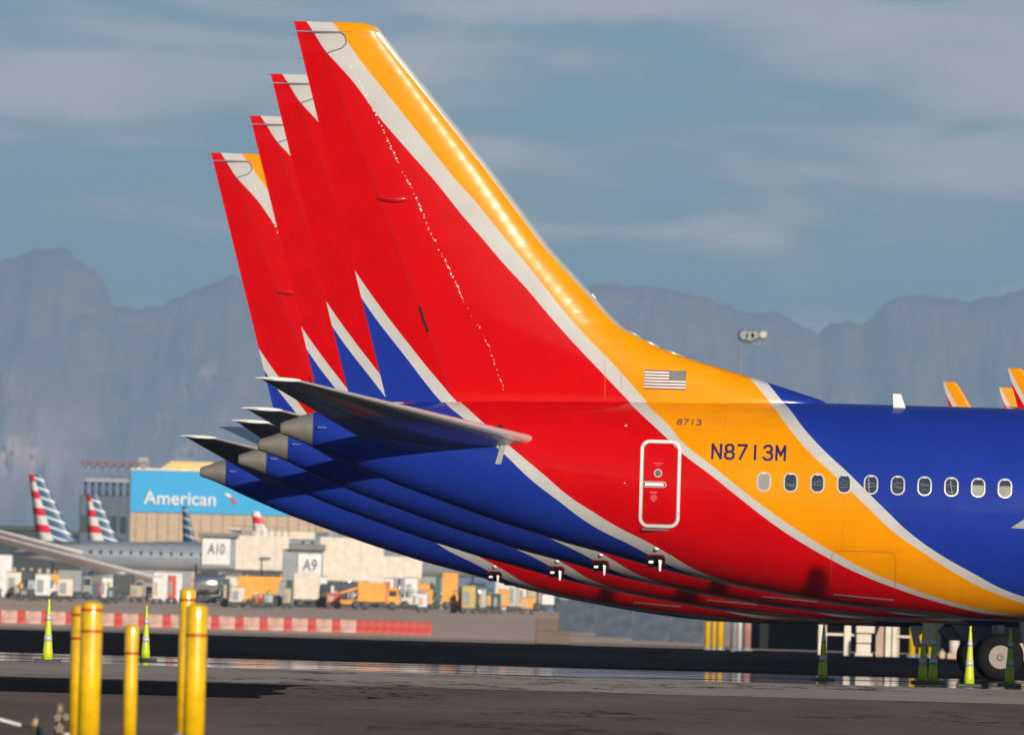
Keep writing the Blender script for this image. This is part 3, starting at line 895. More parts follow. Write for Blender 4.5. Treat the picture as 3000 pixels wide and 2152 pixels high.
ms = N(nt, 'ShaderNodeMixShader'); nt.links.new(mw.outputs[0], ms.inputs[0]); nt.links.new(b.outputs[0], ms.inputs[1]); nt.links.new(dw.outputs[0], ms.inputs[2]); nt.links.new(ms.outputs[0], nt.nodes['Material Output'].inputs['Surface'])
xs_ = [-14000, -3000, -800, -200, -50, 50, 200, 800, 3000, 14000]
ds_ = sorted(set(TD + list(range(-200, 3000, 25)) + list(range(3000, 80000, 2000))))
mb = MB(); mb.grid([[(x, d, gz(d)) for x in xs_] for d in ds_], True)
g = mb.build('ground', M_tan, None, False); g['kind'] = 'structure'
strip('asphalt_taxiway', -200, 400, M_asp, .006)
strip('concrete_shoulder', 400.2, 441, M_con, .006)
strip('mirage_apron', 441.2, 615, M_mirage, .006)  # wet-looking strip added for the mirage band under the aircraft
strip('shade_band_apron', 615.2, 1290, M_shade, .006)  # near-black strip painting the band of shade and mirage behind the aircraft
# dark patch painted as a shadow on the asphalt at the left, in front of the pale shoulder
a0 = at(840, 2020, 372)
mb = MB(); mb.grid([[(x, d, gz(d) + .014) for x in (-60, a0.x - 3, a0.x - (d - 340) * .0 - 1.2, a0.x + random.uniform(-.3, .3))] for d in (335, 345, 355, 365, 375, 385, 392)], False)
g = mb.build('asphalt_and_shadow_patch', M_tar_shadow, None, False); g['kind'] = 'structure'

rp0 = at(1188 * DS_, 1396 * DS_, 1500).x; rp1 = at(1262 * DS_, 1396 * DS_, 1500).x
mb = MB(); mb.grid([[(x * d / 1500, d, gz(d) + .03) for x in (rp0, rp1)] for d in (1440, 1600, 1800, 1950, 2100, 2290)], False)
g = mb.build('sunlit_tone_patch', ground_mat('sunlit_tan', (.70, .44, .28), (.75, .50, .34), False, .05, .01), None, False); g['kind'] = 'structure'  # orange-tan colour paints a sunlit stretch of pavement
for k, (d0, d1) in enumerate(((1300, 1420), (1520, 1560))):
    mb = MB(); mb.grid([[(x, d, gz(d) + .02) for x in (-60 + 22 * k, 40)] for d in np.linspace(d0, d1, 6)], False)
    g = mb.build('asphalt_and_shadow_patch', M_tar_shadow if k != 1 else M_asp, None, False); g['kind'] = 'structure'
# ------------------------------------------------------------------ mountains
ridge = [(-300, 590), (-100, 590), (0, 572), (60, 565), (75, 552), (130, 547), (155, 552), (165, 575), (215, 600), (235, 640), (250, 675), (300, 682), (360, 675), (400, 660), (440, 640), (480, 620), (510, 608), (530, 615), (700, 640), (1000, 640), (1290, 650), (1310, 632), (1350, 628), (1420, 636), (1530, 648), (1600, 668), (1650, 690), (1700, 692), (1740, 698), (1760, 715), (1800, 722), (1815, 735), (1830, 722), (1870, 708), (1905, 718), (1930, 705), (1945, 685), (1960, 665), (2000, 655), (2100, 662), (2150, 668), (2190, 655), (2240, 645), (2268, 642), (2400, 650), (2600, 690)]
DM = 75000.0
rp = [at(x * 1.3228, y * 1.3228, DM) for x, y in ridge]
rX = [p.x for p in rp]; rZ = [p.z for p in rp]
from mathutils import noise as mn
nx, ny = 420, 40
rows = []
for j in range(ny + 1):
    t = j / ny; row = []
    for i in range(nx + 1):
        x = rX[0] + (rX[-1] - rX[0]) * i / nx
        H = float(np.interp(x, rX, rZ))
        prof = min(1.0, (t / .8) ** 1.25) if t < .8 else max(0, 1 - (t - .8) * 4.0)
        y = DM - 8500 * (1 - t / .8)
        r1 = mn.fractal(Vector((x * .0034, y * .00078, 3.3)), .9, 2.1, 6)
        r2 = mn.fractal(Vector((x * .0112, y * .0019, 9.3)), .8, 2.1, 5)
        side = 4 * prof * (1 - prof) if t < .8 else 0
        z = H * prof + side * (26 * r1 + 16 * r2) + (10 * r2 + 9 * mn.fractal(Vector((x * .035, y * .01, 1.3)), .8, 2.1, 4) if t > .6 else 0)
        row.append((x, y + 800 * r1 * side, max(-2, z)))
    rows.append(row)
mb = MB(); mb.grid(rows, True)
m, nt, b_ = newmat('mountain_rock')
tc = N(nt, 'ShaderNodeTexCoord'); mp = N(nt, 'ShaderNodeMapping'); mp.inputs['Scale'].default_value = (.0050, .0006, .0075); nt.links.new(tc.outputs['Object'], mp.inputs[0])
n1 = N(nt, 'ShaderNodeTexNoise'); n1.inputs['Scale'].default_value = 1; n1.inputs['Detail'].default_value = 9; n1.inputs['Roughness'].default_value = .68; n1.inputs['Distortion'].default_value = .6; nt.links.new(mp.outputs[0], n1.inputs['Vector'])
cr_ = N(nt, 'ShaderNodeValToRGB'); e_ = cr_.color_ramp.elements; e_[0].position = .36; e_[0].color = (.12, .11, .16, 1); e_[1].position = .66; e_[1].color = (.48, .30, .26, 1)
nt.links.new(n1.outputs['Fac'], cr_.inputs[0])
gp = at(150, 1345, DM); vs = N(nt, 'ShaderNodeVectorMath', operation='DISTANCE'); mp3 = N(nt, 'ShaderNodeMapping'); mp3.inputs['Scale'].default_value = (1, 0, 1.2); nt.links.new(tc.outputs['Object'], mp3.inputs[0]); nt.links.new(mp3.outputs[0], vs.inputs[0]); vs.inputs[1].default_value = (gp.x, 0, gp.z * 1.2)
mr_ = N(nt, 'ShaderNodeMapRange'); mr_.inputs['From Min'].default_value = 60; mr_.inputs['From Max'].default_value = 260; mr_.inputs['To Min'].default_value = .9; mr_.inputs['To Max'].default_value = 0; nt.links.new(vs.outputs['Value'], mr_.inputs[0])
mm_ = N(nt, 'ShaderNodeMath', operation='MULTIPLY'); nt.links.new(mr_.outputs[0], mm_.inputs[0]); nt.links.new(n1.outputs['Fac'], mm_.inputs[1])
m2_ = N(nt, 'ShaderNodeMath', operation='MULTIPLY'); m2_.inputs[1].default_value = 1.6; nt.links.new(mm_.outputs[0], m2_.inputs[0])
mx_ = N(nt, 'ShaderNodeMix', data_type='RGBA'); nt.links.new(m2_.outputs[0], mx_.inputs[0]); nt.links.new(cr_.outputs[0], mx_.inputs[6]); mx_.inputs[7].default_value = (.85, .55, .45, 1)
df = N(nt, 'ShaderNodeBsdfDiffuse'); nt.links.new(mx_.outputs[2], df.inputs['Color']); nt.links.new(df.outputs[0], nt.nodes['Material Output'].inputs['Surface'])
mo = mb.build('mountains', m, None, False)
mo['kind'] = 'structure'; mo['label'] = 'long hazy desert mountain ridge behind the airport'

# ------------------------------------------------------------------ helpers for things placed by where they stand
DS = 3000 / 2268.0
def frame(x0, y0, x1, y1, d):
    """centre x, width, bottom z and top z at distance d of a rectangle seen in the 2268-wide view"""
    xm, ym = (x0 + x1) / 2 * DS, (y0 + y1) / 2 * DS
    L_, R_ = at(x0 * DS, ym, d), at(x1 * DS, ym, d); T_, B_ = at(xm, y0 * DS, d), at(xm, y1 * DS, d)
    return (L_.x + R_.x) / 2, R_.x - L_.x, B_.z, T_.z
def stand(x0, y0, x1, y1, d=None):
    """as frame, but the thing stands on the ground: root position, width, height"""
    if d is None: d = dist_for((x0 + x1) / 2 * DS, y1 * DS)
    cx_, w_, zb, zt = frame(x0, y0, x1, y1, d)
    g_ = gz(d)
    return Vector((cx_, d, g_)), w_, max(.3, zt - g_)
MC = {}
def paint(key, col, rough=.45, metal=0.0, coat=.3, var=.15):
    if key not in MC: MC[key] = plain(key, col, rough, metal, coat, var, 1.5)
    return MC[key]
P_or = lambda: paint('orange_paint', (.95, .36, .02))
P_cr = lambda: paint('cream_paint', (.78, .68, .58), .6, 0, 0)
P_wh = lambda: paint('vehicle_white', (.78, .77, .76))
P_dk = lambda: paint('dark_machine', (.035, .045, .05), .5)
P_gn = lambda: paint('green_paint', (.03, .10, .07))
P_gr = lambda: paint('grey_paint', (.28, .30, .32))
P_si = lambda: paint('silver_tank', (.75, .76, .78), .22, .9, 0, .05)
P_tn = lambda: paint('tan_paint', (.58, .42, .27), .6)
P_rd = lambda: paint('red_machine', (.65, .05, .03))
MC['yellow_paint'] = plain('yellow_paint', (.96, .55, .0), .38, 0, .4, .24, 9)
P_ye = lambda: MC['yellow_paint']
P_gl = lambda: paint('vehicle_glass', (.03, .04, .05), .08, 0, 1)

def wheels(root_, xs, w, r=.42, half=1.0):
    for x in xs:
        for y in (-half, half):
            MB().lathe((x, y, r), [(r * .5, -.13), (r * .92, -.14), (r, -.08), (r, .08), (r * .92, .14), (r * .5, .13)], 'Y', 18).build('wheel', P_dk(), root_)
def truck(x0, y0, x1, y1, body, cab, label, cat='truck', name='service_truck', cabright=True, d=None):
    p, w, h = stand(x0, y0, x1, y1, d)
    r = empty(name, p, 0, label=label, cat=cat)
    s = 1 if cabright else -1
    cw = min(1.9, w * .3)
    mb = MB(); mb.box((0, 0, .62), (w * .98, 1.7, .22)); mb.build('chassis', P_dk(), r)
    mb = MB(); mb.box((-s * cw * .52, 0, .75 + (h - .75) / 2), (w - cw * 1.05, 2.3, h - .75), bev=.06)
    bo = mb.build('cargo_box', body, r)
    ch = min(h * .82, 2.3)
    mb = MB(); mb.box((s * (w - cw) / 2, 0, .5 + (ch - .5) / 2), (cw, 2.1, ch - .5), taper=.9, bev=.1)
    c = mb.build('cab', cab, r)
    MB().box((s * (w - cw) / 2, -1.0, .5 + (ch - .5) * .68), (cw * .6, .16, (ch - .5) * .34), bev=.04).build('cab_window', P_gl(), c)
    MB().box((s * (w / 2 - .02), 0, .62), (.14, 2.0, .2), bev=.04).build('bumper', P_gr(), r)
    wheels(r, (-w * .32, w * .34), w)
    return r
def tug(x0, y0, x1, y1, col, label, d=None, seat=True):
    p, w, h = stand(x0, y0, x1, y1, d)
    r = empty('baggage_tug', p, 0, label=label, cat='tug')
    MB().box((0, 0, h * .36), (w, 1.6, h * .34), bev=.1).build('chassis', col, r)
    MB().box((w * .28, 0, h * .60), (w * .36, 1.3, h * .22), taper=.85, bev=.08).build('hood', col, r)
    MB().box((-w * .22, 0, h * .64), (w * .12, 1.1, h * .34), ry=-.1, bev=.04).build('seat', P_dk(), r)
    rf = MB().box((-w * .12, 0, h * .97), (w * .52, 1.5, h * .05), bev=.02).build('canopy', P_wh(), r)
    mb = MB()
    for sx in (-w * .36, w * .10):
        mb.tube((sx, -.66, h * .5), (sx, -.66, h * .95), .035); 
    mb.build('canopy_post', P_dk(), r)
    MB().tube((w * .08, 0, h * .6), (0, 0, h * .8), .03).build('steering_column', P_dk(), r)
    wheels(r, (-w * .3, w * .32), w, min(.4, h * .24), .78)
    return r
def belt_loader(x0, y0, x1, y1, col, label, up=1, d=None):
    p, w, h = stand(x0, y0, x1, y1, d)
    r = empty('belt_loader', p, 0, label=label, cat='belt loader')
    MB().box((0, 0, .62), (w * .8, 1.6, .45), bev=.08).build('chassis', col, r)
    mb = MB(); mb.prism([(-w / 2, h * (.50 if up > 0 else .92)), (w / 2, h * (.92 if up > 0 else .50)), (w / 2, h * (.92 if up > 0 else .5) + h * .1), (-w / 2, h * (.5 if up > 0 else .92) + h * .1)], -.55, .55)
    mb.build('conveyor_frame', col, r)
    mb = MB(); mb.prism([(-w * .48, h * (.61 if up > 0 else 1.03)), (w * .48, h * (1.03 if up > 0 else .61)), (w * .48, h * (1.03 if up > 0 else .61) + .05), (-w * .48, h * (.61 if up > 0 else 1.03) + .05)], -.4, .4)
    mb.build('belt', P_dk(), r)
    MB().tube((w * .2 * up, -.4, .7), (w * .35 * up, -.4, h * .8), .06).build('lift_ram', P_si(), r)
    MB().tube((-w * .2 * up, .4, .7), (-w * .1 * up, .4, h * .7), .06).build('lift_ram', P_si(), r)
    MB().box((-w * .15, -.6, 1.1), (.5, .4, .6), bev=.05).build('operator_seat', P_dk(), r)
    wheels(r, (-w * .3, w * .3), w, .38, .8)
    return r
def container(x0, y0, x1, y1, col, label, d=None, name='cargo_container'):
    p, w, h = stand(x0, y0, x1, y1, d)
    r = empty(name, p, 0, label=label, cat='container')
    MB().box((0, 0, .1 + (h - .1) / 2), (w, 1.8, h - .1), bev=.05).build('shell', col, r)
    MB().box((0, -.915, .1 + (h - .1) / 2), (w * .45, .03, (h - .1) * .8), bev=.01).build('door_panel', col, r)
    MB().box((0, 0, .05), (w * .9, 1.7, .1)).build('base_pallet', P_gr(), r)
    mb = MB()
    for sx in (-1, 1): mb.box((sx * (w / 2 - .04), -.92, .1 + (h - .1) / 2), (.08, .04, h - .1))
    mb.build('corner_post', P_gr(), r)
    return r
def tank_truck(x0, y0, x1, y1, label, d=None, cabcol=None):
    p, w, h = stand(x0, y0, x1, y1, d)
    r = empty('fuel_truck', p, 0, label=label, cat='truck')
    R_ = min(w * .32, (h - .8) * .5)
    MB().lathe((-w * .05, 0, .8 + R_), [(R_ * .3, -w * .44), (R_ * .85, -w * .42), (R_, -w * .36), (R_, w * .24), (R_ * .85, w * .30), (R_ * .3, w * .33)], 'X', 28).build('tank', P_si(), r)
    MB().box((w * .39, 0, .5 + h * .33), (w * .2, 2.1, h * .6), taper=.88, bev=.1).build('cab', cabcol or P_gn(), r)
    MB().box((0, 0, .62), (w * .95, 1.5, .22)).build('chassis', P_dk(), r)
    MB().box((-w * .05, 0, .8 + 2 * R_ + .04), (w * .5, .8, .12), bev=.03).build('walkway', P_gn(), r)
    wheels(r, (-w * .3, -w * .1, w * .36), w, .45)
    return r
def text_mesh(s, name, h, mat, parent, x, y, z, width=None, shear=0.0):
    cu = bpy.data.curves.new(name, 'FONT'); cu.body = s; cu.size = 1.0; cu.align_x = 'CENTER'; cu.align_y = 'CENTER'; cu.extrude = .02; cu.offset = .012; cu.shear = shear
    o = bpy.data.objects.new(name, cu); COL.objects.link(o)
    dg = bpy.context.evaluated_depsgraph_get(); me = bpy.data.meshes.new_from_object(o.evaluated_get(dg))
    bpy.data.objects.remove(o)
    xs = [v.co.x for v in me.vertices]; ys = [v.co.y for v in me.vertices]
    sx = (width / (max(xs) - min(xs))) if width else h / (max(ys) - min(ys)); sy = h / (max(ys) - min(ys))
    cx_, cy_ = (max(xs) + min(xs)) / 2, (max(ys) + min(ys)) / 2
    for v in me.vertices: v.co = Vector(((v.co.x - cx_) * sx, -v.co.z * 2, (v.co.y - cy_) * sy))
    me.materials.clear(); me.materials.append(mat)
    o = bpy.data.objects.new(name, me); COL.objects.link(o); o.parent = parent; o.location = (x, y, z)
    return o

# ------------------------------------------------------------------ yellow bollards in front
BM_red = paint('bollard_red', (.50, .015, .004), .4)
def bollard(cx, top, wpx, d, bands, label):
    p = at(cx * DS, top * DS, d)
    R_ = wpx * DS * d / FPX / 2
    z0 = gz(d); H = p.z - z0
    r = empty('bollard', (p.x, d, z0), 0, label=label, cat='bollard', group='yellow bollards at the apron edge')
    cap = [(R_ * math.cos(a), H - R_ * .42 + R_ * .42 * math.sin(a)) for a in [math.pi / 2 * k / 7 for k in range(8)]]
    MB().lathe((0, 0, 0), [(R_ * 1.0, -.05), (R_, H * .5)] + cap[:-1] + [(R_ * .04, H)], 'Z', 40).build('sleeve', P_ye(), r)
    for b_ in bands:
        zb = H - b_ * DS * d / FPX
        MB().lathe((0, 0, zb), [(R_ * .98, -.011), (R_ * 1.025, -.010), (R_ * 1.025, .010), (R_ * .98, .011)], 'Z', 40).build('red_band', BM_red, r)
    MB().lathe((0, 0, 0), [(R_ * 1.7, -.02), (R_ * 1.65, .03), (R_ * 1.2, .05)], 'Z', 24).build('footing', P_gr(), r)
    return r
bollard(204, 1330, 49, 200, (20, 67), 'tall thick yellow bollard at front left, second from the left edge')
bollard(180, 1337, 42, 212, (24, 76), 'yellow bollard half hidden behind the thick left one')
bollard(293, 1382, 31, 205, (64,), 'thin short yellow bollard standing alone between the two pairs')
bollard(437, 1336, 48, 200, (70,), 'thick yellow bollard rightmost of all, with one low red line')
bollard(416, 1302, 35, 222, (26,), 'tallest-looking yellow bollard just behind the rightmost one')

# pipe fitting, rusty stand and white rod at the lower left
d = 204.0
p = at(152 * DS, 1640 * DS, d); zt = at(132 * DS, 1554 * DS, d)
r = empty('valve_assembly', (zt.x, d, gz(d)), 0, label='brown metal pipe valve with round flanges beside the left bollards', cat='valve')
H = zt.z - gz(d)
P_br = paint('brown_iron', (.22, .14, .09), .5, .3)
mb = MB(); mb.tube((0, 0, 0), (0, 0, H - .06), .035); mb.build('riser_pipe', P_br, r)
mb = MB(); mb.lathe((0, 0, 0), [(.030, H - .11), (.040, H - .10), (.043, H - .06), (.038, H - .02), (.02, H)], 'Z', 20); mb.build('vent_cap', P_br, r)
for dx_, dz_, rr_ in ((-.01, -.125, .030), (.058, -.118, .026), (.006, -.215, .038)):
    MB().lathe((dx_, -.04, H + dz_), [(rr_ * .5, -.07), (rr_, -.065), (rr_, -.03), (rr_ * .7, -.02), (rr_ * .7, .08)], 'Y', 24).build('flange', P_br, r)
    for k in range(5):
        a = k * 1.257 + .4
        MB().lathe((dx_ + rr_ * .8 * math.cos(a), -.108, H + dz_ + rr_ * .8 * math.sin(a)), [(.008, 0), (.008, -.012), (.003, -.016)], 'Y', 8).build('bolt', M_alu, r)
MB().tube((.04, -.02, H - .255), (.09, -.02, H - .26), .011).build('white_stub_pipe', M_white, r)
MB().tube((-.12, 0, H - .25), (-.122, 0, H - .225), .009).build('gauge', M_alu, r)
zt = at(112 * .0 + 80 * DS * 1.0 * 1.0 + 0, 1572 * DS, d)
zt = at(110 * DS * .0 + 105, 2085, d)
r = empty('pointed_stand', (zt.x, d, gz(d)), 0, label='pointed tan and black stand at the bottom left corner', cat='stand')
H = zt.z - gz(d)
mb = MB(); mb.lathe((0, 0, 0), [(.13, 0), (.058, H - .20), (.034, H - .09), (.012, H - .04)], 'Z', 20); mb.build('cone_body', paint('weathered_tan', (.62, .40, .18), .7, 0, 0, .4), r)
mb = MB(); mb.lathe((0, 0, 0), [(.013, H - .08), (.018, H - .04), (.014, H - .01), (.005, H)], 'Z', 14); mb.build('black_tip', P_dk(), r)
mb = MB(); mb.lathe((.038, -.02, 0), [(.12, 0), (.052, H - .20), (.028, H - .10), (.005, H - .05)], 'Z', 20); mb.build('shaded_half', P_dk(), r)  # dark half painting the shaded side of the stand
a = at(-60, 2090, d); b = at(62, 2123, d)
r = empty('rod_barrier', (b.x, d, gz(d)), 0, label='white rod sloping down from the left edge near the bottom corner', cat='barrier')
MB().tube((a.x - b.x, 0, a.z - gz(d)), (0, 0, b.z - gz(d)), .013).build('white_rod', M_white, r)
MB().tube((0, 0, b.z - gz(d)), (.07, 0, b.z - gz(d) - .012), .008).build('rod_end', P_dk(), r)
MB().tube((-.25, 0, 0), (-.25, 0, b.z - gz(d) + .05), .012).build('rod_post', P_dk(), r)

# ------------------------------------------------------------------ tall lime cones
P_lime = paint('lime_plastic', (.62, .72, .02), .45, 0, .2, .05)
P_refl = paint('reflective_collar', (.70, .72, .78), .3, .2)
def tall_cone(cx, base, d, label):
    p = at(cx * DS, base * DS, d)
    r = empty('traffic_cone', (p.x, d, gz(d)), 0, label=label, cat='traffic cone', group='lime delineator cones around the parked airliners')
    H = 1.12
    rad = lambda z: .018 + .082 * (1 - z / H)
    MB().lathe((0, 0, 0), [(rad(0), .05), (rad(.2) * 1.04, .2), (rad(.4), .4), (rad(.7), .7), (rad(1.0), 1.0), (.020, 1.06), (.024, 1.10), (.016, H)], 'Z', 24).build('cone_body', P_lime, r)
    for z in (.38, .74):
        MB().lathe((0, 0, 0), [(rad(z) + .004, z), (rad(z + .11) + .004, z + .11)], 'Z', 24).build('reflective_band', P_refl, r)
    MB().box((0, 0, .03), (.46, .46, .06), bev=.02).build('rubber_base', P_dk(), r)
for cx, base, d, lb in ((105, 1465, 441, 'lime cone at far left, standing clear left of the yellow bollards'), (322, 1455, 505, 'lime cone just right of the thin short yellow bollard'),
                        (1822, 1500, 490, 'shaded lime cone standing alone left of the other right-hand cones'), (2043, 1508, 490, 'left one of two close shaded lime cones'),
                        (2066, 1507, 492, 'right one of two close shaded lime cones'), (2146, 1520, 462, 'sunlit-topped lime cone just left of the wheel'), (2235, 1522, 488, 'shaded lime cone in front of the airliner wheel')):
    tall_cone(cx, base, d, lb)

# ------------------------------------------------------------------ red and white water barriers
dB = 1950.0
xa = at(-20, 1815, dB).x; xb = at(1248, 1850, dB).x
k = 0; x = xa
P_bred = paint('barrier_red', (.62, .06, .04), .6, 0, 0, .5); P_bwh = paint('barrier_white', (.62, .38, .32), .7, 0, 0, .4)
def barrier(w, mat):
    r = empty('water_barrier', (0, 0, 0))
    mb = MB(); mb.prism([(-w / 2, 0), (w / 2, 0), (w / 2, .14), (-w / 2, .14)], -.28, .28); mb.build('foot', mat, r)
    mb = MB(); rows_ = []
    for z, hy in ((.14, .27), (.3, .20), (.5, .12), (.95, .09), (1.0, .05)):
        rows_.append([(-w / 2, -hy, z), (w / 2, -hy, z), (w / 2, hy, z), (-w / 2, hy, z)])
    mb.grid(rows_, False, True); mb.add(rows_[-1], [(0, 1, 2, 3)]); mb.build('wall', mat, r)
    return r
pr = barrier(.62, P_bred); pw = barrier(1.20, P_bwh); usedr = usedw = False
n_b = 0
while x < xb:
    for proto, w in ((pr, .62), (pw, 1.20)) if x < xa + (xb - xa) * .8 else ((pr, .62), (pr, .62), (pr, .62)):
        first = (proto is pr and not usedr) or (proto is pw and not usedw)
        if proto is pr and n_b > 40: pass
        o = proto if first else copy_tree(proto)
        if proto is pr: usedr = True
        else: usedw = True
        if proto is pw and x > xa + (xb - xa) * .83:
            for c in o.children: pass
        o.location = (x + w / 2, dB, gz(dB))
        tag(o, 'red segment of the long low barrier across the far apron' if proto is pr else 'pale segment of the long low barrier across the far apron', 'barrier', 'red barrier segments on the far apron' if proto is pr else 'pale barrier segments on the far apron')
        x += w + .03; n_b += 1

# ------------------------------------------------------------------ hangar with the big sign
dH = 2800.0
x0_, w_, zb, zt = frame(288, 1142, 1010, 1240, dH)
r = empty('hangar', (x0_, dH, gz(dH)), 0, label='long tan hangar with a bright blue upper wall bearing the word American', cat='hangar')
g0 = gz(dH)
MB().box((0, 15, (zt - g0) / 2), (w_, 30, zt - g0)).build('lower_wall', paint('hangar_tan', (.52, .40, .29), .8, 0, 0, .1), r)
_, _, zb2, zt2 = frame(288, 1050, 1010, 1142, dH)
MB().box((0, 14.9, (zb2 + zt2) / 2 - g0), (w_, 30.4, zt2 - zb2)).build('sign_band', paint('sign_blue', (.012, .36, .72), .5, 0, 0, .05), r)
for k in range(30):
    MB().box((-w_ / 2 + w_ * (k + .5) / 30, -.03, (zt - g0) * .5), (.10, .08, (zt - g0) * .98)).build('wall_joint', paint('joint_tan', (.36, .27, .20), .8), r)
for k in range(9):
    MB().box((-w_ / 2 + w_ * (k + .4) / 9, -.05, (zt - g0) * .26), (2.6, .12, (zt - g0) * .42)).build('roller_door', P_gr(), r)
MB().box((0, 15, zt2 - g0 + .12), (w_ + .4, 31, .24)).build('parapet', P_cr(), r)
cx_, ww, zb3, zt3 = frame(318, 1088, 478, 1118, dH)
text_mesh('American', 'sign_lettering', zt3 - zb3, P_wh(), r, cx_ - x0_, -.5, (zb3 + zt3) / 2 - g0, ww)
a_ = frame(498, 1090, 528, 1114, dH)
mb = MB(); mb.prism([(-.9, .45), (-.35, .5), (.15, .0), (-.15, -.05)], -.5, -.4); lg = mb.build('emblem_white', P_wh(), r); lg.location = (a_[0] - x0_, 0, (a_[2] + a_[3]) / 2 - g0)
mb = MB(); mb.prism([(-.1, .1), (.2, .05), (.6, -.45), (.55, -.6), (.15, -.55), (-.05, -.15)], -.5, -.4); lg = mb.build('emblem_red', P_rd(), r); lg.location = (a_[0] - x0_, 0, (a_[2] + a_[3]) / 2 - g0)
a_ = frame(345, 1026, 470, 1050, dH); zz = a_[2] - g0 + .3
MB().prism([(-a_[1] / 2, 0), (a_[1] / 2, 0), (a_[1] / 2, a_[3] - a_[2]), (-a_[1] / 2 + 1.6, a_[3] - a_[2])], 8, 14).build('yellow_roof_unit', paint('pale_yellow', (.72, .55, .22), .7), r).location = (a_[0] - x0_, 0, zz)
MB().box((frame(338, 0, 350, 1, dH)[0] - x0_, 9, zt2 - g0 + .9), (1.2, 2, 1.2)).build('roof_vent', P_gr(), r)

# open-topped tower beside the hangar
dT = 2780.0; g0 = gz(dT)
cx_, ww, zb, zt = frame(176, 1096, 284, 1200, dT)
r = empty('ramp_tower', (cx_, dT, g0), 0, label='dark blue-grey tower block under open frames left of the hangar', cat='tower')
P_nv = paint('tower_bluegrey', (.06, .095, .15), .5, 0, .2, .2)
MB().box((0, 4, (zt - g0) / 2), (ww, 8, zt - g0), bev=.1).build('tower_wall', P_nv, r)
for k in range(5):
    for lv in range(2):
        MB().box((-ww / 2 + ww * (k + .5) / 5, -.02, (zt - g0) * (.42 + .3 * lv)), (ww * .13, .1, (zt - g0) * .16)).build('window', P_gl(), r)
_, w2, zb2, zt2 = frame(190, 1058, 284, 1068, dT)
MB().box((ww * .04, 4, (zb2 + zt2) / 2 - g0), (w2, 8, zt2 - zb2), bev=.05).build('roof_slab', P_gr(), r)
for k in range(7):
    xx = -w2 / 2 + w2 * k / 6 + ww * .04
    MB().tube((xx, 1, zt - g0), (xx, 1, zb2 - g0), .16, .16, 8).build('column', P_nv, r)
_, w3, zb3, zt3 = frame(176, 1019, 322, 1026, dT)
P_rt = paint('rust_truss', (.22, .09, .09), .6)
MB().box((ww * .18, 4, (zb3 + zt3) / 2 - g0), (w3, 3, .22)).build('truss_beam', P_rt, r)
mb = MB()
for k in range(8):
    xx = -w3 / 2 + w3 * k / 8 + ww * .18
    mb.tube((xx, 2.6, zb3 - g0), (xx + w3 / 16, 2.6, zb3 - g0 - .5), .06, .06, 6); mb.tube((xx + w3 / 8, 2.6, zb3 - g0), (xx + w3 / 16, 2.6, zb3 - g0 - .5), .06, .06, 6)
mb.build('truss_bracing', P_rt, r)
for k in range(6):
    xx = -w2 / 2 + w2 * k / 5 + ww * .08
    MB().tube((xx, 3, zt2 - g0), (xx, 3, zb3 - g0), .09, .09, 8).build('column', P_gr(), r)

# dark low block and trees at the far left
dF = 2950.0
for (x0, y0, x1, y1, nm, lb, mt) in ((-30, 1160, 118, 1205, 'warehouse', 'long dark low building behind the far left tail', paint('dark_roof', (.045, .055, .065), .8)), (120, 1172, 182, 1206, 'warehouse', 'small dark low building between the two striped tails', paint('dark_roof2', (.06, .06, .065), .8))):
    p, w, h = stand(x0, y0, x1, y1, dF)
    r = empty(nm, p, 0, label=lb, cat='building')
    MB().box((0, 8, h * .46), (w, 16, h * .92)).build('wall', mt, r)
    MB().box((0, 8, h * .95), (w + .6, 17, h * .06)).build('roof', P_dk(), r)
    for k in range(8): MB().box((-w / 2 + w * (k + .5) / 8, -.02, h * .3), (w * .05, .1, h * .2)).build('bay_door', P_tn(), r)

# ------------------------------------------------------------------ airliners at the far terminal
def stripes(name, dim=1.0, dv0=1.72):
    m, nt, b = newmat(name); b.inputs['Roughness'].default_value = .4
    tc = N(nt, 'ShaderNodeTexCoord'); sp = N(nt, 'ShaderNodeSeparateXYZ'); nt.links.new(tc.outputs['Object'], sp.inputs[0])
    def M_(op, a, b_):
        n = N(nt, 'ShaderNodeMath', operation=op)
        for i, v in enumerate((a, b_)):
            if isinstance(v, (int, float)): n.inputs[i].default_value = v
            elif v is not None: nt.links.new(v, n.inputs[i])
        return n.outputs[0]
    z = sp.outputs['Z']; x = sp.outputs['X']
    za = M_('ADD', z, M_('MULTIPLY', x, .10))
    fr = M_('FRACT', M_('MULTIPLY', za, 1 / 1.63), None)
    redm = M_('GREATER_THAN', fr, .54)
    fb = M_('FRACT', M_('MULTIPLY', M_('ADD', za, M_('MULTIPLY', x, .22)), 1 / .86), None)
    blum = M_('GREATER_THAN', fb, .24)
    c1 = N(nt, 'ShaderNodeMix', data_type='RGBA'); c1.inputs[6].default_value = (.72 * dim, .70 * dim, .70 * dim, 1); c1.inputs[7].default_value = (.70 * dim, .015, .03, 1); nt.links.new(redm, c1.inputs[0])
    c2 = N(nt, 'ShaderNodeMix', data_type='RGBA'); c2.inputs[6].default_value = (.62 * dim, .66 * dim, .70 * dim, 1); c2.inputs[7].default_value = (.008, .085 * dim, .19 * dim, 1); nt.links.new(blum, c2.inputs[0])
    # divider runs parallel to the leading edge
    dv = M_('GREATER_THAN', M_('ADD', x, M_('MULTIPLY', z, .33)), dv0)
    c3 = N(nt, 'ShaderNodeMix', data_type='RGBA'); nt.links.new(dv, c3.inputs[0]); nt.links.new(c1.outputs[2], c3.inputs[6]); nt.links.new(c2.outputs[2], c3.inputs[7])
    nt.links.new(c3.outputs[2], b.inputs['Base Color'])
    return m
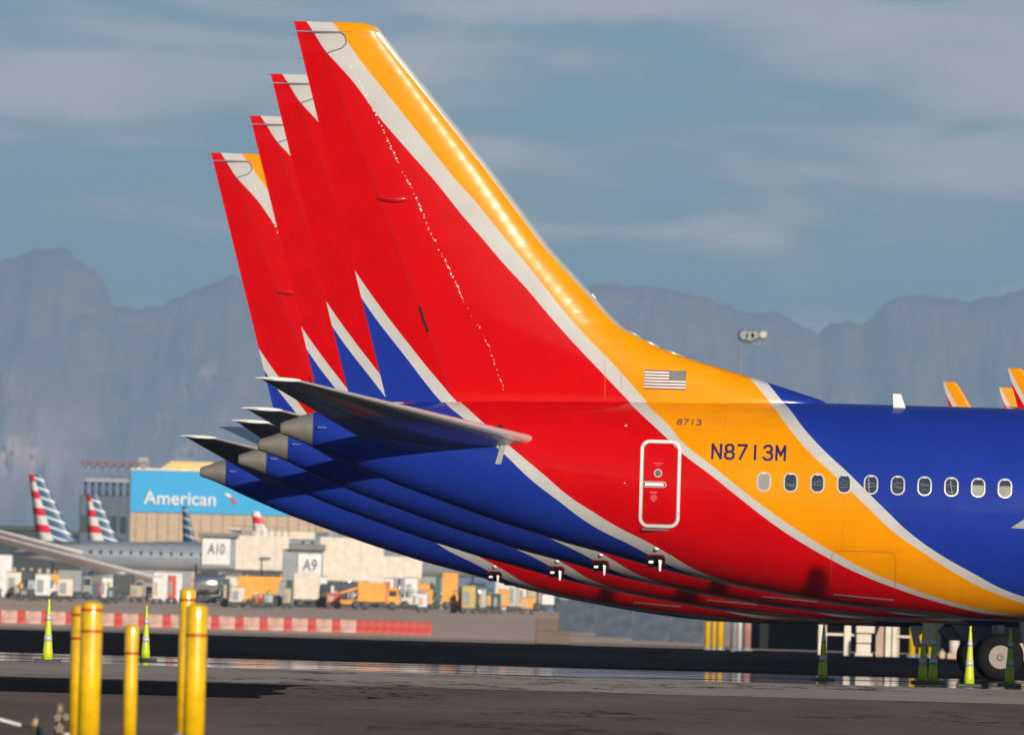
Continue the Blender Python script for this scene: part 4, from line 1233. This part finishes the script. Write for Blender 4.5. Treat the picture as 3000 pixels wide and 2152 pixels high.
M_st = stripes('striped_tail'); M_st2 = stripes('striped_tail_shaded', .6, -.9)  # second copy dimmed to paint one tail in shade
def far_liner(tipx, tipy, basey, d, label, fin_w=(28, 98), lean=20, length=36, mat=None, stab=True, body=(1200, 1262), wingpts=None, group='striped-tail airliners at the far terminal'):
    """origin under the fin's trailing edge foot"""
    p = at((tipx + lean) * DS, basey * DS, d); t = at(tipx * DS, tipy * DS, d)
    g_ = gz(d)
    r = empty('far_airliner', (p.x, d, g_), 0, label=label, cat='airliner', group=group)
    k = DS * d / FPX
    zf, ztp = p.z - g_, t.z - g_
    hgt = ztp - zf
    mb = MB(); rows_ = []
    n_ = 10
    for i in range(n_ + 1):
        u = i / n_
        te = -lean * k * u; le = (fin_w[1] * (1 - u) + fin_w[0] * u) * k - lean * k * u * 1.0
        if u < .1: le += (1 - u / .1) * 12 * k
        row = []
        cs = [0, .02, .08, .2, .4, .7, 1.0]
        th = .22 * (1 - .6 * u)
        for c in cs: row.append((le - (le - te) * c, -th * naca(c) - .01, hgt * u))
        for c in cs[::-1][1:-1]: row.append((le - (le - te) * c, th * naca(c) + .01, hgt * u))
        rows_.append(row)
    mb.grid(rows_, True, True); mb.add(rows_[-1], [tuple(range(len(rows_[-1])))])
    f = mb.build('tail_fin', mat or M_st, r); f.location = (0, 0, zf)
    a_ = frame(0, body[0], 1, body[1], d)
    R_ = (a_[3] - a_[2]) / 2; zc_ = (a_[3] + a_[2]) / 2 - g_
    if stab is not None:
        zc_ = zf - R_ * .9
    mb = MB(); mb.lathe((0, 0, 0), [(.15, -2.2), (R_ * .35, -1.2), (R_ * .62, 1.5), (R_ * .85, 4.5), (R_, 8.5), (R_, length - 6), (R_ * .93, length - 4), (R_ * .7, length - 2), (R_ * .35, length - .6), (.1, length)], 'X', 28)
    fu = mb.build('fuselage', paint('airliner_silver', (.30, .33, .37), .35, .1, .4, .1), r); fu.location = (0, 0, zc_)
    for i in range(26):
        MB().box((5.5 + i * 1.0, -R_ * .985, zc_ + R_ * .2), (.28, .06, .34), bev=.05).build('window', P_gl(), r)
    if stab:
        for sgn in (-1, 1):
            sp_ = [(sgn * .6, 4.6, zc_ + .3, .8, zc_ + .35, .1), (sgn * 8.5, -1.2, zc_ + 1.5, -3.0, zc_ + 1.55, .09)]
            if wingpts: sp_ = [(sgn * .6, 5.2, zc_ + .1, .6, zc_ + .2, .12), (sgn * 10.5, -3.5, zc_ + 2.1, -6.4, zc_ + 2.2, .10)]
            rw = surf_mesh(lerp_spans(sp_[0], sp_[1], 4), 1, 12); mb = MB(); mb.grid(rw, True, True); mb.add(rw[-1], [tuple(range(len(rw[-1])))])
            mb.build('stabilizer', P_wh(), r)
    for sgn in (-1, 1):
        zt_ = zc_ - R_ * .4
        spn = lerp_spans((sgn * R_ * .8, 22, zc_ - R_ * .7, 14.5, zc_ - R_ * .7, .12), (sgn * 16, 13.2, zc_ + .2, 11.6, zc_ + .25, .1), 6)
        if wingpts: spn = lerp_spans((sgn * R_ * .8, 13.5, zc_ - R_ * 1.7, 8.5, zc_ - R_ * 1.7, .13), (sgn * 26, -3.2, zc_ + R_ * 1.05, -5.5, zc_ + R_ * 1.1, .1), 8)
        rw = surf_mesh(spn, 1, 12); mb = MB(); mb.grid(rw, True, True); mb.add(rw[-1], [tuple(range(len(rw[-1])))])
        wg = mb.build('wing', P_wh(), r)
        R2 = .95
        ex = 15.5 if not wingpts else 6.4
        MB().lathe((0, sgn * 5.6, max(1.2, zc_ - R_ * 1.55)), [(R2 * .4, ex - 1.6), (R2 * .75, ex - .4), (R2 * 1.0, ex + 1.0), (R2 * 1.02, ex + 2.4), (R2 * .85, ex + 3.1), (R2 * .7, ex + 3.0), (R2 * .5, ex + 2.2)], 'X', 24).build('engine', P_si(), r)
    for gx_, gy_ in ((16, -2.8), (16, 2.8), (length - 5, 0)):
        MB().tube((gx_, gy_, .5), (gx_, gy_, zc_ - R_ * .5), .12).build('landing_gear', P_dk(), r)
        MB().lathe((gx_, gy_, .5), [(.3, -.2), (.5, -.18), (.5, .18), (.3, .2)], 'Y', 16).build('tyre', P_dk(), r)
    return r
far_liner(60, 1050, 1196, 2500, 'silver airliner at far left, its tall tail striped red, white and blue', (28, 85), 20, wingpts=True)
far_liner(189, 1093, 1196, 2640, 'airliner with a bright red and white striped tail before the tower', (24, 68), 5, stab=False)
far_liner(401, 1120, 1202, 2680, 'airliner with a thin striped tail dimmed as if shaded in front of the hangar sign', (10, 30), 4, stab=False, mat=M_st2)
far_liner(557, 1132, 1176, 2720, 'airliner with only a short striped tail tip above the cream jet bridge', (16, 34), 3, stab=True)

# ------------------------------------------------------------------ jet bridges
def jet_bridge(cab, roof, tunnel, sign, txt, label, d, legs, steps=None):
    p, w, h = stand(cab[0], cab[1], cab[2], 1345, d)
    r = empty('jet_bridge', p, 0, label=label, cat='jet bridge'); g_ = p.z
    def rel(q): 
        a = frame(*q, d); return a[0] - p.x, a[1], a[2] - g_, a[3] - g_
    a = rel(cab); MB().box((a[0], 0, (a[2] + a[3]) / 2), (a[1], 3.2, a[3] - a[2]), bev=.08).build('cab', P_gr(), r)
    a = rel(roof); MB().box((a[0], -.2, (a[2] + a[3]) / 2), (a[1], 4.2, max(.25, a[3] - a[2])), bev=.05).build('canopy', paint('canopy_grey', (.20, .20, .19), .6), r)
    a = rel(sign); sp_ = MB().box((a[0], -1.72, (a[2] + a[3]) / 2), (a[1], .12, a[3] - a[2]), bev=.02).build('gate_sign', P_wh(), r)
    text_mesh(txt, 'gate_number', (a[3] - a[2]) * .42, paint('sign_ink', (.10, .10, .11), .5), sp_, a[0], -1.80, a[2] + (a[3] - a[2]) * .60, a[1] * .62, .1)
    for i, tq in enumerate(tunnel):
        a = rel(tq); tn = MB().box((a[0], .8 + .35 * i, (a[2] + a[3]) / 2), (a[1], 2.8, a[3] - a[2]), bev=.04).build('tunnel', P_cr(), r)
        for k in range(int(a[1] / 1.6)):
            MB().box((a[0] - a[1] / 2 + .8 + k * 1.6, .8 + .35 * i - 1.415, (a[2] + a[3]) / 2), (.06, .04, (a[3] - a[2]) * .94)).build('panel_rib', paint('rib_cream', (.66, .57, .48), .6), tn)
    for i, tq in enumerate(tunnel[:1]):
        a = rel(tq)
        for k in range(3): MB().box((a[0] + a[1] * (k - 1) * .3, .8, a[3] + .25), (1.0, 1.2, .5), bev=.05).build('roof_unit', P_gr(), r)
        MB().box((a[0], -.55, a[2] - .55), (a[1] * .7, .5, .9), bev=.05).build('underframe', P_dk(), r)
        mb = MB(); n_ = 8
        for k in range(n_ + 1): mb.tube((a[0] - a[1] / 2 + a[1] * k / n_, -.6, a[3]), (a[0] - a[1] / 2 + a[1] * k / n_, -.6, a[3] + .9), .03, .03, 6)
        mb.tube((a[0] - a[1] / 2, -.6, a[3] + .9), (a[0] + a[1] / 2, -.6, a[3] + .9), .03, .03, 6); mb.build('handrail', P_gr(), r)
    for q in legs:
        a = rel(q); MB().box((a[0], 1.0, a[3] / 2), (a[1], .8, a[3]), bev=.03).build('support_leg', P_gr(), r)
        MB().lathe((a[0] - .5, .4, .45), [(.25, -.2), (.45, -.18), (.45, .18), (.25, .2)], 'Y', 16).build('wheel', P_dk(), r)
        MB().lathe((a[0] + .5, .4, .45), [(.25, -.2), (.45, -.18), (.45, .18), (.25, .2)], 'Y', 16).build('wheel', P_dk(), r)
jet_bridge((446, 1187, 522, 1258), (440, 1180, 530, 1189), [(520, 1186, 640, 1262), (560, 1176, 700, 1192)], (448, 1192, 510, 1250), 'A10', 'cream jet bridge at left ending in a cab with sign A10', 2460, [(590, 1262, 606, 1345)])
jet_bridge((626, 1216, 716, 1290), (640, 1204, 722, 1218), [(708, 1190, 850, 1286), (840, 1232, 935, 1280)], (660, 1226, 712, 1288), 'A9', 'cream jet bridge at right ending in a cab with sign A9', 2430, [(632, 1286, 646, 1345)])

# ------------------------------------------------------------------ ground vehicles and loads along the far terminal
container(-8, 1228, 28, 1295, P_wh(), 'white cargo container cut by the left edge of the picture', 2470)
truck(34, 1262, 92, 1325, P_dk(), P_dk(), 'dark box truck at far left under the white wing', d=2440)
tug(96, 1280, 128, 1326, P_wh(), 'small white tug beside the dark box truck')
truck(130, 1262, 205, 1326, P_gr(), P_gr(), 'grey truck under the left airliner wing', d=2420)
tug(208, 1285, 244, 1326, P_rd(), 'red baggage tug right of the grey truck')
truck(250, 1272, 320, 1328, P_dk(), P_gr(), 'dark truck with grey cab left of the white container', d=2420)
container(338, 1268, 406, 1322, P_wh(), 'wide white cargo container behind the left pair of bollards', 2430)
tank_truck(428, 1268, 505, 1336, 'dark green tank truck left of the orange loader', 2400)
belt_loader(500, 1272, 548, 1338, P_tn(), 'tan belt loader tilted steeply beside the orange loader', 1)
# orange high loader
p, w, h = stand(528, 1276, 628, 1342)
r = empty('cargo_loader', p, 0, label='bright orange cargo loader with a raised deck over a dark gap', cat='loader')
MB().prism([(-w * .5, h * .12), (-w * .36, h * .12), (-w * .22, h * .38), (w * .38, h * .42), (w * .40, h * .86), (w * .5, h * .93), (w * .5, h), (-w * .5, h)], -1.3, 1.0).build('deck_frame', P_or(), r)
MB().box((w * .18, 0, h * .22), (w * .5, 1.8, h * .34), bev=.05).build('engine_block', P_dk(), r)
MB().box((w * .02, -.9, h * .24), (w * .10, .5, h * .3), bev=.04).build('tool_locker', P_gn(), r)
wheels(r, (-w * .38, w * .1, w * .36), w, .42, 1.0)
tug(556, 1312, 584, 1345, P_rd(), 'small red tug in front of the orange loader', 2330)
container(632, 1284, 650, 1344, P_dk(), 'narrow dark container between orange loader and cream box')
truck(650, 1268, 734, 1348, P_cr(), P_dk(), 'tall cream box truck with a dark cab', d=2370)
belt_loader(736, 1296, 800, 1347, P_or(), 'orange belt loader right of the cream box truck', 1)
truck(792, 1290, 884, 1347, P_or(), P_or(), 'long orange truck in the middle of the equipment row', d=2360)
truck(786, 1258, 822, 1292, P_wh(), P_gn(), 'white van with green nose behind the orange truck', d=2560)
truck(824, 1254, 874, 1292, P_wh(), P_wh(), 'white van behind the orange truck, right of the green-nosed one', d=2560)
belt_loader(876, 1256, 922, 1300, paint('gold_paint', (.55, .40, .10)), 'gold belt loader under the second jet bridge', -1, 2520)
tank_truck(918, 1246, 978, 1300, 'silver tank truck just under the blue bellies', 2540)
truck(980, 1268, 1030, 1312, P_or(), P_dk(), 'orange truck half hidden by the blue bellies', d=2500)
tug(888, 1300, 934, 1348, P_cr(), 'cream tug right of the long orange truck')
belt_loader(930, 1298, 1004, 1348, P_cr(), 'cream belt loader left of the silver tank truck', -1)
tug(1000, 1306, 1030, 1348, P_rd(), 'small red tug touching the silver tank truck', 2340)
tank_truck(1028, 1290, 1094, 1348, 'silver tank truck with green cab, largest of the tank trucks')
container(1096, 1288, 1132, 1346, P_cr(), 'pale cream container right of the silver tank truck')
container(1136, 1300, 1164, 1343, P_tn(), 'left one of two tan containers')
container(1168, 1300, 1198, 1342, P_tn(), 'right one of two tan containers')
truck(1200, 1316, 1240, 1342, P_wh(), P_dk(), 'small white pickup at the right end of the equipment row', 'pickup', 'pickup_truck')

# sunlit-patch anchor, and stand-in fence painted blue-grey for a shaded wall
p0 = at(1185 * DS, 1395 * DS, 1900); 
dfn = 2050.0
for k, (x0, x1) in enumerate(((1238, 1320), (1321, 1402), (1403, 1486), (1487, 1560))):
    p, w, h = stand(x0, 1325, x1, 1408, dfn - 60 * k)
    lb = ('leftmost', 'second', 'third', 'rightmost')[k] + ' stand-in blast fence panel painted blue-grey as shade under the red bellies'
    r = empty('shade_painted_fence', p, 0, label=lb, cat='blast fence', group='shade-painted blast fence panels under the bellies')
    mb = MB(); mb.prism([(-w / 2, 0), (w / 2, 0), (w / 2, h), (-w / 2, h)], 0, .15)
    mb.build('panel', paint('fence_shade_blue', (.045, .07, .115), .6, 0, 0, .5), r)
    for q in (-.5, -.17, .17, .5):
        MB().tube((w * q * .96, 1.2, 0), (w * q * .9, .1, h * .95), .09, .09, 8).build('brace', P_gr(), r)
    MB().box((0, -.04, h * .98), (w, .2, .1)).build('top_rail', P_gr(), r)

# terminal underside at right, painted near-black for its shade, with posts, stairs and columns in front
p, w, h = stand(1655, 1330, 2420, 1438, 1500)
r = empty('terminal_building', p, 0, label='open ground floor of the terminal, painted dark as shade, seen under the bellies', cat='building')
P_tb = paint('terminal_painted_shade', (.010, .011, .013), .9, 0, 0)
MB().box((0, 12, h * .5), (w, 1, h)).build('back_wall', P_tb, r)
MB().box((0, 5, h + .3), (w + 2, 16, .6)).build('roof_slab', P_tb, r)
for k in range(6):
    MB().box((-w / 2 + w * (k + .3) / 6, 2, h / 2), (.5, .5, h)).build('column', P_tb, r)
    MB().box((-w / 2 + w * (k + .6) / 6, 11.3, h * .35), (2.2, .2, h * .6)).build('bay_door', P_tb, r)
def post(x0, y1, x1, d, col, label, nm='bollard', hh=3.2, cat='bollard'):
    p, w, h = stand(x0, 1370, x1, y1, d)
    r = empty(nm, p, 0, label=label, cat=cat)
    MB().lathe((0, 0, 0), [(w / 2, 0), (w / 2, hh - .1), (w * .35, hh), (w * .1, hh + .03)], 'Z', 16).build('post_body', col, r)
    MB().lathe((0, 0, 0), [(w * .8, -.02), (w * .75, .12), (w * .5, .14)], 'Z', 16).build('post_base', P_gr(), r)
    MB().lathe((0, 0, hh * .5), [(w * .52, -.06), (w * .53, 0), (w * .52, .06)], 'Z', 16).build('collar', P_dk(), r)
post(1561, 1431, 1573, 1350, P_ye(), 'leftmost of three yellow posts beside the blast fence')
post(1577, 1429, 1586, 1350, P_ye(), 'middle of three yellow posts beside the blast fence')
post(1588, 1431, 1603, 1350, P_ye(), 'thickest right one of three yellow posts beside the blast fence')
post(1618, 1434, 1630, 1340, P_wh(), 'left of two white posts right of the yellow posts', 'post', cat='post')
post(1634, 1434, 1643, 1340, P_wh(), 'thinner right of two white posts right of the yellow posts', 'post', cat='post')
post(1646, 1430, 1664, 1360, paint('pink_column', (.55, .26, .22), .7), 'pinkish column at the left end of the dark terminal', 'column', cat='column')
post(2013, 1432, 2029, 1150, P_ye(), 'thick yellow post left of the nearest cone pair')
post(2033, 1450, 2046, 1100, P_ye(), 'short yellow post between the two cones')
post(2056, 1442, 2065, 1120, P_ye(), 'thin yellow post behind the right cone of the pair')
post(2180, 1400, 2196, 1150, P_ye(), 'yellow post seen just above the airliner wheel')
# cream stair unit: posts, rail, steps
p, w, h = stand(1808, 1380, 2004, 1457, 1130)
r = empty('passenger_stairs', p, 0, label='cream passenger stairs with posts, rail and slanted truss under the bellies', cat='stairs')
H = 3.0
def fx(xd): return frame(xd - 1, 1400, xd + 1, 1450, 1130)[0] - p.x
for a_, b_ in ((1812, 1823), (1827, 1830), (1869, 1884)):
    MB().box(((fx(a_) + fx(b_)) / 2, 0, H / 2), (fx(b_) - fx(a_), .3, H), bev=.02).build('stair_post', P_cr(), r)
MB().box(((fx(1823) + fx(1900)) / 2, 0, .95), (fx(1900) - fx(1823), .12, .11)).build('lower_rail', P_cr(), r)
MB().box(((fx(1980) + fx(2016)) / 2, 0, .93), (fx(2016) - fx(1980), .12, .10)).build('lower_rail', P_cr(), r)
for z0, z1, a_, b_ in ((.0, .14, 1893, 1933), (.14, .56, 1896, 1928), (.60, 1.0, 1896, 1929), (1.04, 1.5, 1895, 1936), (1.5, 3.0, 1895, 1940)):
    MB().box(((fx(a_) + fx(b_)) / 2, 0, (z0 + z1) / 2), (fx(b_) - fx(a_), 1.0, z1 - z0), bev=.03).build('stair_step', P_cr(), r)
MB().prism([(fx(1940), 0), (fx(1992), 0), (fx(1992), H), (fx(1975), H), (fx(1940), .9)], .1, .3).build('slanted_truss', paint('truss_tan', (.50, .36, .27), .7), r)
MB().box((fx(1967), -.05, H / 2), (.26, .2, H), bev=.02).build('stair_post', P_cr(), r)
MB().box((fx(1981), -.05, H / 2), (.22, .2, H), bev=.02).build('stair_post', P_cr(), r)
p, w, h = stand(2100, 1385, 2127, 1459, 1060)
r = empty('column', p, 0, label='cream round column on a tan block left of the airliner wheel', cat='column')
MB().lathe((0, 0, 0), [(w * .44, .25), (w * .42, .6), (w * .5, 1.1), (w * .5, 3)], 'Z', 20).build('shaft', P_cr(), r)
MB().box((0, 0, .13), (w * 1.15, .6, .26), bev=.04).build('block_base', P_tn(), r)
for x0, x1, y0, y1, lb in ((2080, 2093, 1440, 1455, 'small tan block left of the cream column'), (2250, 2275, 1390, 1450, 'tan block cut by the right edge behind the wheel')):
    p, w, h = stand(x0, y0, x1, y1, 1070)
    r = empty('concrete_block', p, 0, label=lb, cat='concrete block')
    MB().box((0, 0, h / 2), (w, .6, h), bev=.05).build('block', P_tn(), r); MB().tube((0, 0, h), (0, 0, h + .08), .04).build('lifting_eye', P_gr(), r)

# ------------------------------------------------------------------ floodlight mast above the roofline
dL = 1300.0
b = at(1640 * DS, 830 * DS, dL); t = at(1641 * DS, 755 * DS, dL)
r = empty('floodlight_mast', (b.x, dL, gz(dL)), 0, label='thin floodlight mast rising behind the airliner roof', cat='floodlight mast')
g_ = gz(dL)
MB().tube((0, 0, 0), (t.x - b.x, 0, t.z - g_), .10, .06, 10).build('pole', P_gr(), r)
e = at(1694 * DS, 762 * DS, dL); t2 = at(1643 * DS, 760 * DS, dL)
MB().tube((t2.x - b.x, 0, t2.z - g_), (e.x - b.x, 0, e.z - g_), .035).build('crossarm', P_gr(), r)
for xd, yd, m_, s_ in ((1648, 742, P_gr(), .34), (1661, 744, P_gr(), .36), (1671, 742, P_gr(), .30), (1690, 741, paint('lamp_grey', (.5, .48, .44)), .26)):
    q = at(xd * DS, yd * DS, dL)
    MB().tube((q.x - b.x, 0, q.z - g_ - .1), (q.x - b.x, 0, t2.z - g_), .03).build('lamp_bracket', P_gr(), r)
    MB().lathe((q.x - b.x, 0, q.z - g_), [(s_ * .6, -.25), (s_ * .9, -.1), (s_, .1), (s_ * .7, .3)], 'Y', 14).build('lamp_head', m_, r)

# ------------------------------------------------------------------ more clutter along the equipment row
def cart(xc, yb, wpx, hpx, d, col, cname, k):
    p, w, h = stand(xc - wpx / 2, yb - hpx, xc + wpx / 2, yb, d)
    r = empty('baggage_cart', p, 0, label=cname + ' baggage cart in the crowded equipment row under the jet bridges', cat='baggage cart', group=cname + ' baggage carts under the jet bridges')
    MB().box((0, 0, .45), (w, 1.3, .12)).build('deck', P_dk(), r)
    mb = MB(); mb.box((0, .0, .5 + (h - .5) * .5), (w * .94, 1.2, h - .5), bev=.05); mb.build('load', col, r)
    MB().box((0, 0, h + .04), (w * 1.04, 1.35, .07), bev=.02).build('canopy', P_gr(), r)
    MB().box((-w * .15, -.62, .5 + (h - .5) * .45), (w * .4, .05, (h - .5) * .6)).build('curtain', P_gr() if k % 3 else P_tn(), r)
    wheels(r, (-w * .36, w * .36), w, .26, .55)
rng = random.Random(11)
cols = [('orange', P_or), ('white', P_wh), ('tan', P_tn), ('dark', P_dk), ('cream', P_cr), ('silver', P_si), ('gold', lambda: paint('gold_paint', (.55, .40, .10))), ('red', P_rd), ('green', P_gn)]
for k in range(96):
    xc = rng.uniform(10, 1180)
    d = rng.uniform(2330, 2620)
    cn, cf = cols[rng.choice([0, 0, 0, 1, 1, 1, 2, 2, 3, 4, 4, 4, 5, 6, 6, 7, 8])]
    yb = 1335 + (xc - 700) * .015
    cart(xc, yb, rng.uniform(12, 36), rng.uniform(16, 60), d, cf(), cn, k)
def worker(xc, d, vest, lb):
    p = at(xc * DS, 1300, d); g_ = gz(d)
    r = empty('person', (p.x, d, g_), 0, label=lb, cat='person')
    me = bpy.data.meshes.new('person_body'); 
    V = [(0, 0, .95), (0, 0, 1.2), (0, 0, 1.45), (0, 0, 1.56), (0, 0, 1.68), (.11, 0, .9), (.13, -.03, .5), (.14, 0, .08), (.14, -.12, .04), (-.11, 0, .9), (-.13, .06, .5), (-.15, .1, .08), (-.15, -.03, .04), (.2, 0, 1.42), (.27, 0, 1.15), (.28, -.12, .92), (-.2, 0, 1.42), (-.27, 0, 1.15), (-.27, -.1, .92)]
    E = [(0, 1), (1, 2), (2, 3), (3, 4), (0, 5), (5, 6), (6, 7), (7, 8), (0, 9), (9, 10), (10, 11), (11, 12), (2, 13), (13, 14), (14, 15), (2, 16), (16, 17), (17, 18)]
    R = [.15, .14, .15, .06, .11, .10, .075, .05, .05, .10, .075, .05, .05, .07, .05, .04, .07, .05, .04]
    me.from_pydata(V, E, []); o = bpy.data.objects.new('body', me); COL.objects.link(o); o.parent = r
    sk = o.modifiers.new('s', 'SKIN')
    for v, rr_ in zip(me.skin_vertices[0].data, R): v.radius = (rr_, rr_)
    me.skin_vertices[0].data[0].use_root = True
    o.modifiers.new('u', 'SUBSURF').levels = 1
    me.materials.append(paint('work_clothes', (.03, .04, .07), .8))
    MB().lathe((0, 0, 0), [(.15, .98), (.185, 1.1), (.20, 1.38), (.13, 1.5), (.05, 1.53)], 'Z', 16).build('vest', vest, r)
for xc, d, vst, lb in ((56, 2380, 'o', 'ramp worker in an orange vest at far left of the equipment row'), (246, 2390, 'l', 'ramp worker in a lime vest between the left bollard groups'),
                       (606, 2345, 'l', 'ramp worker in a lime vest beside the orange loader'), (1012, 2340, 'o', 'ramp worker in an orange vest beside the silver tank truck')):
    worker(xc, d, P_or() if vst == 'o' else P_lime, lb)
# rails, lamps and units on the jet bridges' roofs
for k, (xc, y0, y1, lb) in enumerate(((760, 1150, 1196, 'leftmost thin ramp light pole above the right jet bridge'), (812, 1156, 1200, 'middle thin ramp light pole above the right jet bridge'), (700, 1148, 1184, 'thin ramp light pole right of the short striped tail tip'))):
    d = 2440; t_ = at(xc * DS, y0 * DS, d)
    r = empty('light_pole', (t_.x, d + 4, gz(d)), 0, label=lb, cat='light pole')
    MB().tube((0, 0, 0), (0, 0, t_.z - gz(d)), .12, .08, 8).build('pole', P_gr(), r)
    MB().box((.3, 0, t_.z - gz(d)), (1.1, .4, .2), bev=.05).build('lamp_head', P_wh(), r)

# ------------------------------------------------------------------ sun, sky, haze
SUN_AZ, SUN_EL = math.radians(19.2), math.radians(13.65)
sd = Vector((math.sin(SUN_AZ) * math.cos(SUN_EL), -math.cos(SUN_AZ) * math.cos(SUN_EL), math.sin(SUN_EL)))
L = bpy.data.lights.new('sun', 'SUN'); L.energy = 3.9; L.angle = math.radians(.5); L.color = (1.0, .90, .76)
lo = bpy.data.objects.new('sun', L); COL.objects.link(lo)
lo.rotation_euler = sd.to_track_quat('Z', 'Y').to_euler(); lo.location = (50, -50, 60)

W = bpy.data.worlds.new('World'); S.world = W; W.use_nodes = True
nt = W.node_tree; bg = nt.nodes['Background']
sky = N(nt, 'ShaderNodeTexSky', sky_type='NISHITA')
sky.sun_disc = False; sky.sun_elevation = SUN_EL
sky.sun_rotation = math.atan2(sd.x, sd.y)
sky.air_density = 1.0; sky.dust_density = 1.0; sky.ozone_density = 1.5
tc = N(nt, 'ShaderNodeTexCoord')
mp = N(nt, 'ShaderNodeMapping'); mp.inputs['Scale'].default_value = (70, 70, 320)
mp.inputs['Location'].default_value = (3.1, 0, .35)
nt.links.new(tc.outputs['Generated'], mp.inputs['Vector'])
no = N(nt, 'ShaderNodeTexNoise'); no.inputs['Scale'].default_value = 1.0; no.inputs['Detail'].default_value = 7; no.inputs['Roughness'].default_value = .47
no.inputs['Distortion'].default_value = .3
nt.links.new(mp.outputs[0], no.inputs['Vector'])
sp = N(nt, 'ShaderNodeSeparateXYZ'); nt.links.new(tc.outputs['Generated'], sp.inputs[0])
el = N(nt, 'ShaderNodeMapRange'); el.inputs['From Min'].default_value = .012; el.inputs['From Max'].default_value = .027
el.inputs['To Min'].default_value = -.08; el.inputs['To Max'].default_value = .13
nt.links.new(sp.outputs['Z'], el.inputs['Value'])
ad = N(nt, 'ShaderNodeMath', operation='ADD'); nt.links.new(no.outputs['Fac'], ad.inputs[0]); nt.links.new(el.outputs[0], ad.inputs[1])
cm = N(nt, 'ShaderNodeMapRange', interpolation_type='SMOOTHSTEP'); cm.inputs['From Min'].default_value = .44; cm.inputs['From Max'].default_value = .72
cm.inputs['To Max'].default_value = .85
nt.links.new(ad.outputs[0], cm.inputs['Value'])
fade = N(nt, 'ShaderNodeMapRange'); fade.inputs['From Min'].default_value = .03; fade.inputs['From Max'].default_value = .07
fade.inputs['To Min'].default_value = 1; fade.inputs['To Max'].default_value = 0
nt.links.new(sp.outputs['Z'], fade.inputs['Value'])
cmf = N(nt, 'ShaderNodeMath', operation='MULTIPLY'); nt.links.new(cm.outputs[0], cmf.inputs[0]); nt.links.new(fade.outputs[0], cmf.inputs[1])
tint = N(nt, 'ShaderNodeMix', data_type='RGBA', blend_type='MULTIPLY'); tint.inputs[0].default_value = 1
tint.inputs[7].default_value = (.72, 1.16, 1.62, 1)
nt.links.new(sky.outputs[0], tint.inputs[6])
tf = N(nt, 'ShaderNodeMapRange'); tf.inputs['From Min'].default_value = .03; tf.inputs['From Max'].default_value = .12
tf.inputs['To Min'].default_value = 1; tf.inputs['To Max'].default_value = 0
nt.links.new(sp.outputs['Z'], tf.inputs['Value'])
tm = N(nt, 'ShaderNodeMix', data_type='RGBA'); nt.links.new(tf.outputs[0], tm.inputs[0])
tm.inputs[6].default_value = (.85, .95, 1.1, 1); tm.inputs[7].default_value = (.58, 1.38, 2.5, 1)
nt.links.new(tm.outputs[2], tint.inputs[7])
mx = N(nt, 'ShaderNodeMix', data_type='RGBA')
nt.links.new(cmf.outputs[0], mx.inputs[0]); nt.links.new(tint.outputs[2], mx.inputs[6])
mx.inputs[7].default_value = (17.0, 14.2, 13.4, 1)
nt.links.new(mx.outputs[2], bg.inputs['Color'])
bg.inputs['Strength'].default_value = .052

mb = MB(); mb.box((0, 39000, 950), (30000, 79000, 1910))
hz = mb.build('haze', None, None)
m = bpy.data.materials.new('haze'); m.use_nodes = True; nt = m.node_tree; nt.nodes.clear()
out = N(nt, 'ShaderNodeOutputMaterial'); pv = N(nt, 'ShaderNodeVolumePrincipled')
pv.inputs['Color'].default_value = (.465, .69, 1.0, 1); pv.inputs['Density'].default_value = 2.0e-5; pv.inputs['Anisotropy'].default_value = -.12
nt.links.new(pv.outputs[0], out.inputs['Volume'])
hz.data.materials.clear(); hz.data.materials.append(m)
tag(hz, 'thin pale blue desert haze fading the mountains', 'haze', kind='stuff')

S.render.engine = 'CYCLES'
S.cycles.use_denoising = True
S.cycles.max_bounces = 6
S.cycles.volume_bounces = 0
S.cycles.volume_step_rate = 10
S.view_settings.view_transform = 'Standard'
S.view_settings.look = 'None'
S.view_settings.gamma = 1.0
S.view_settings.exposure = 0.0
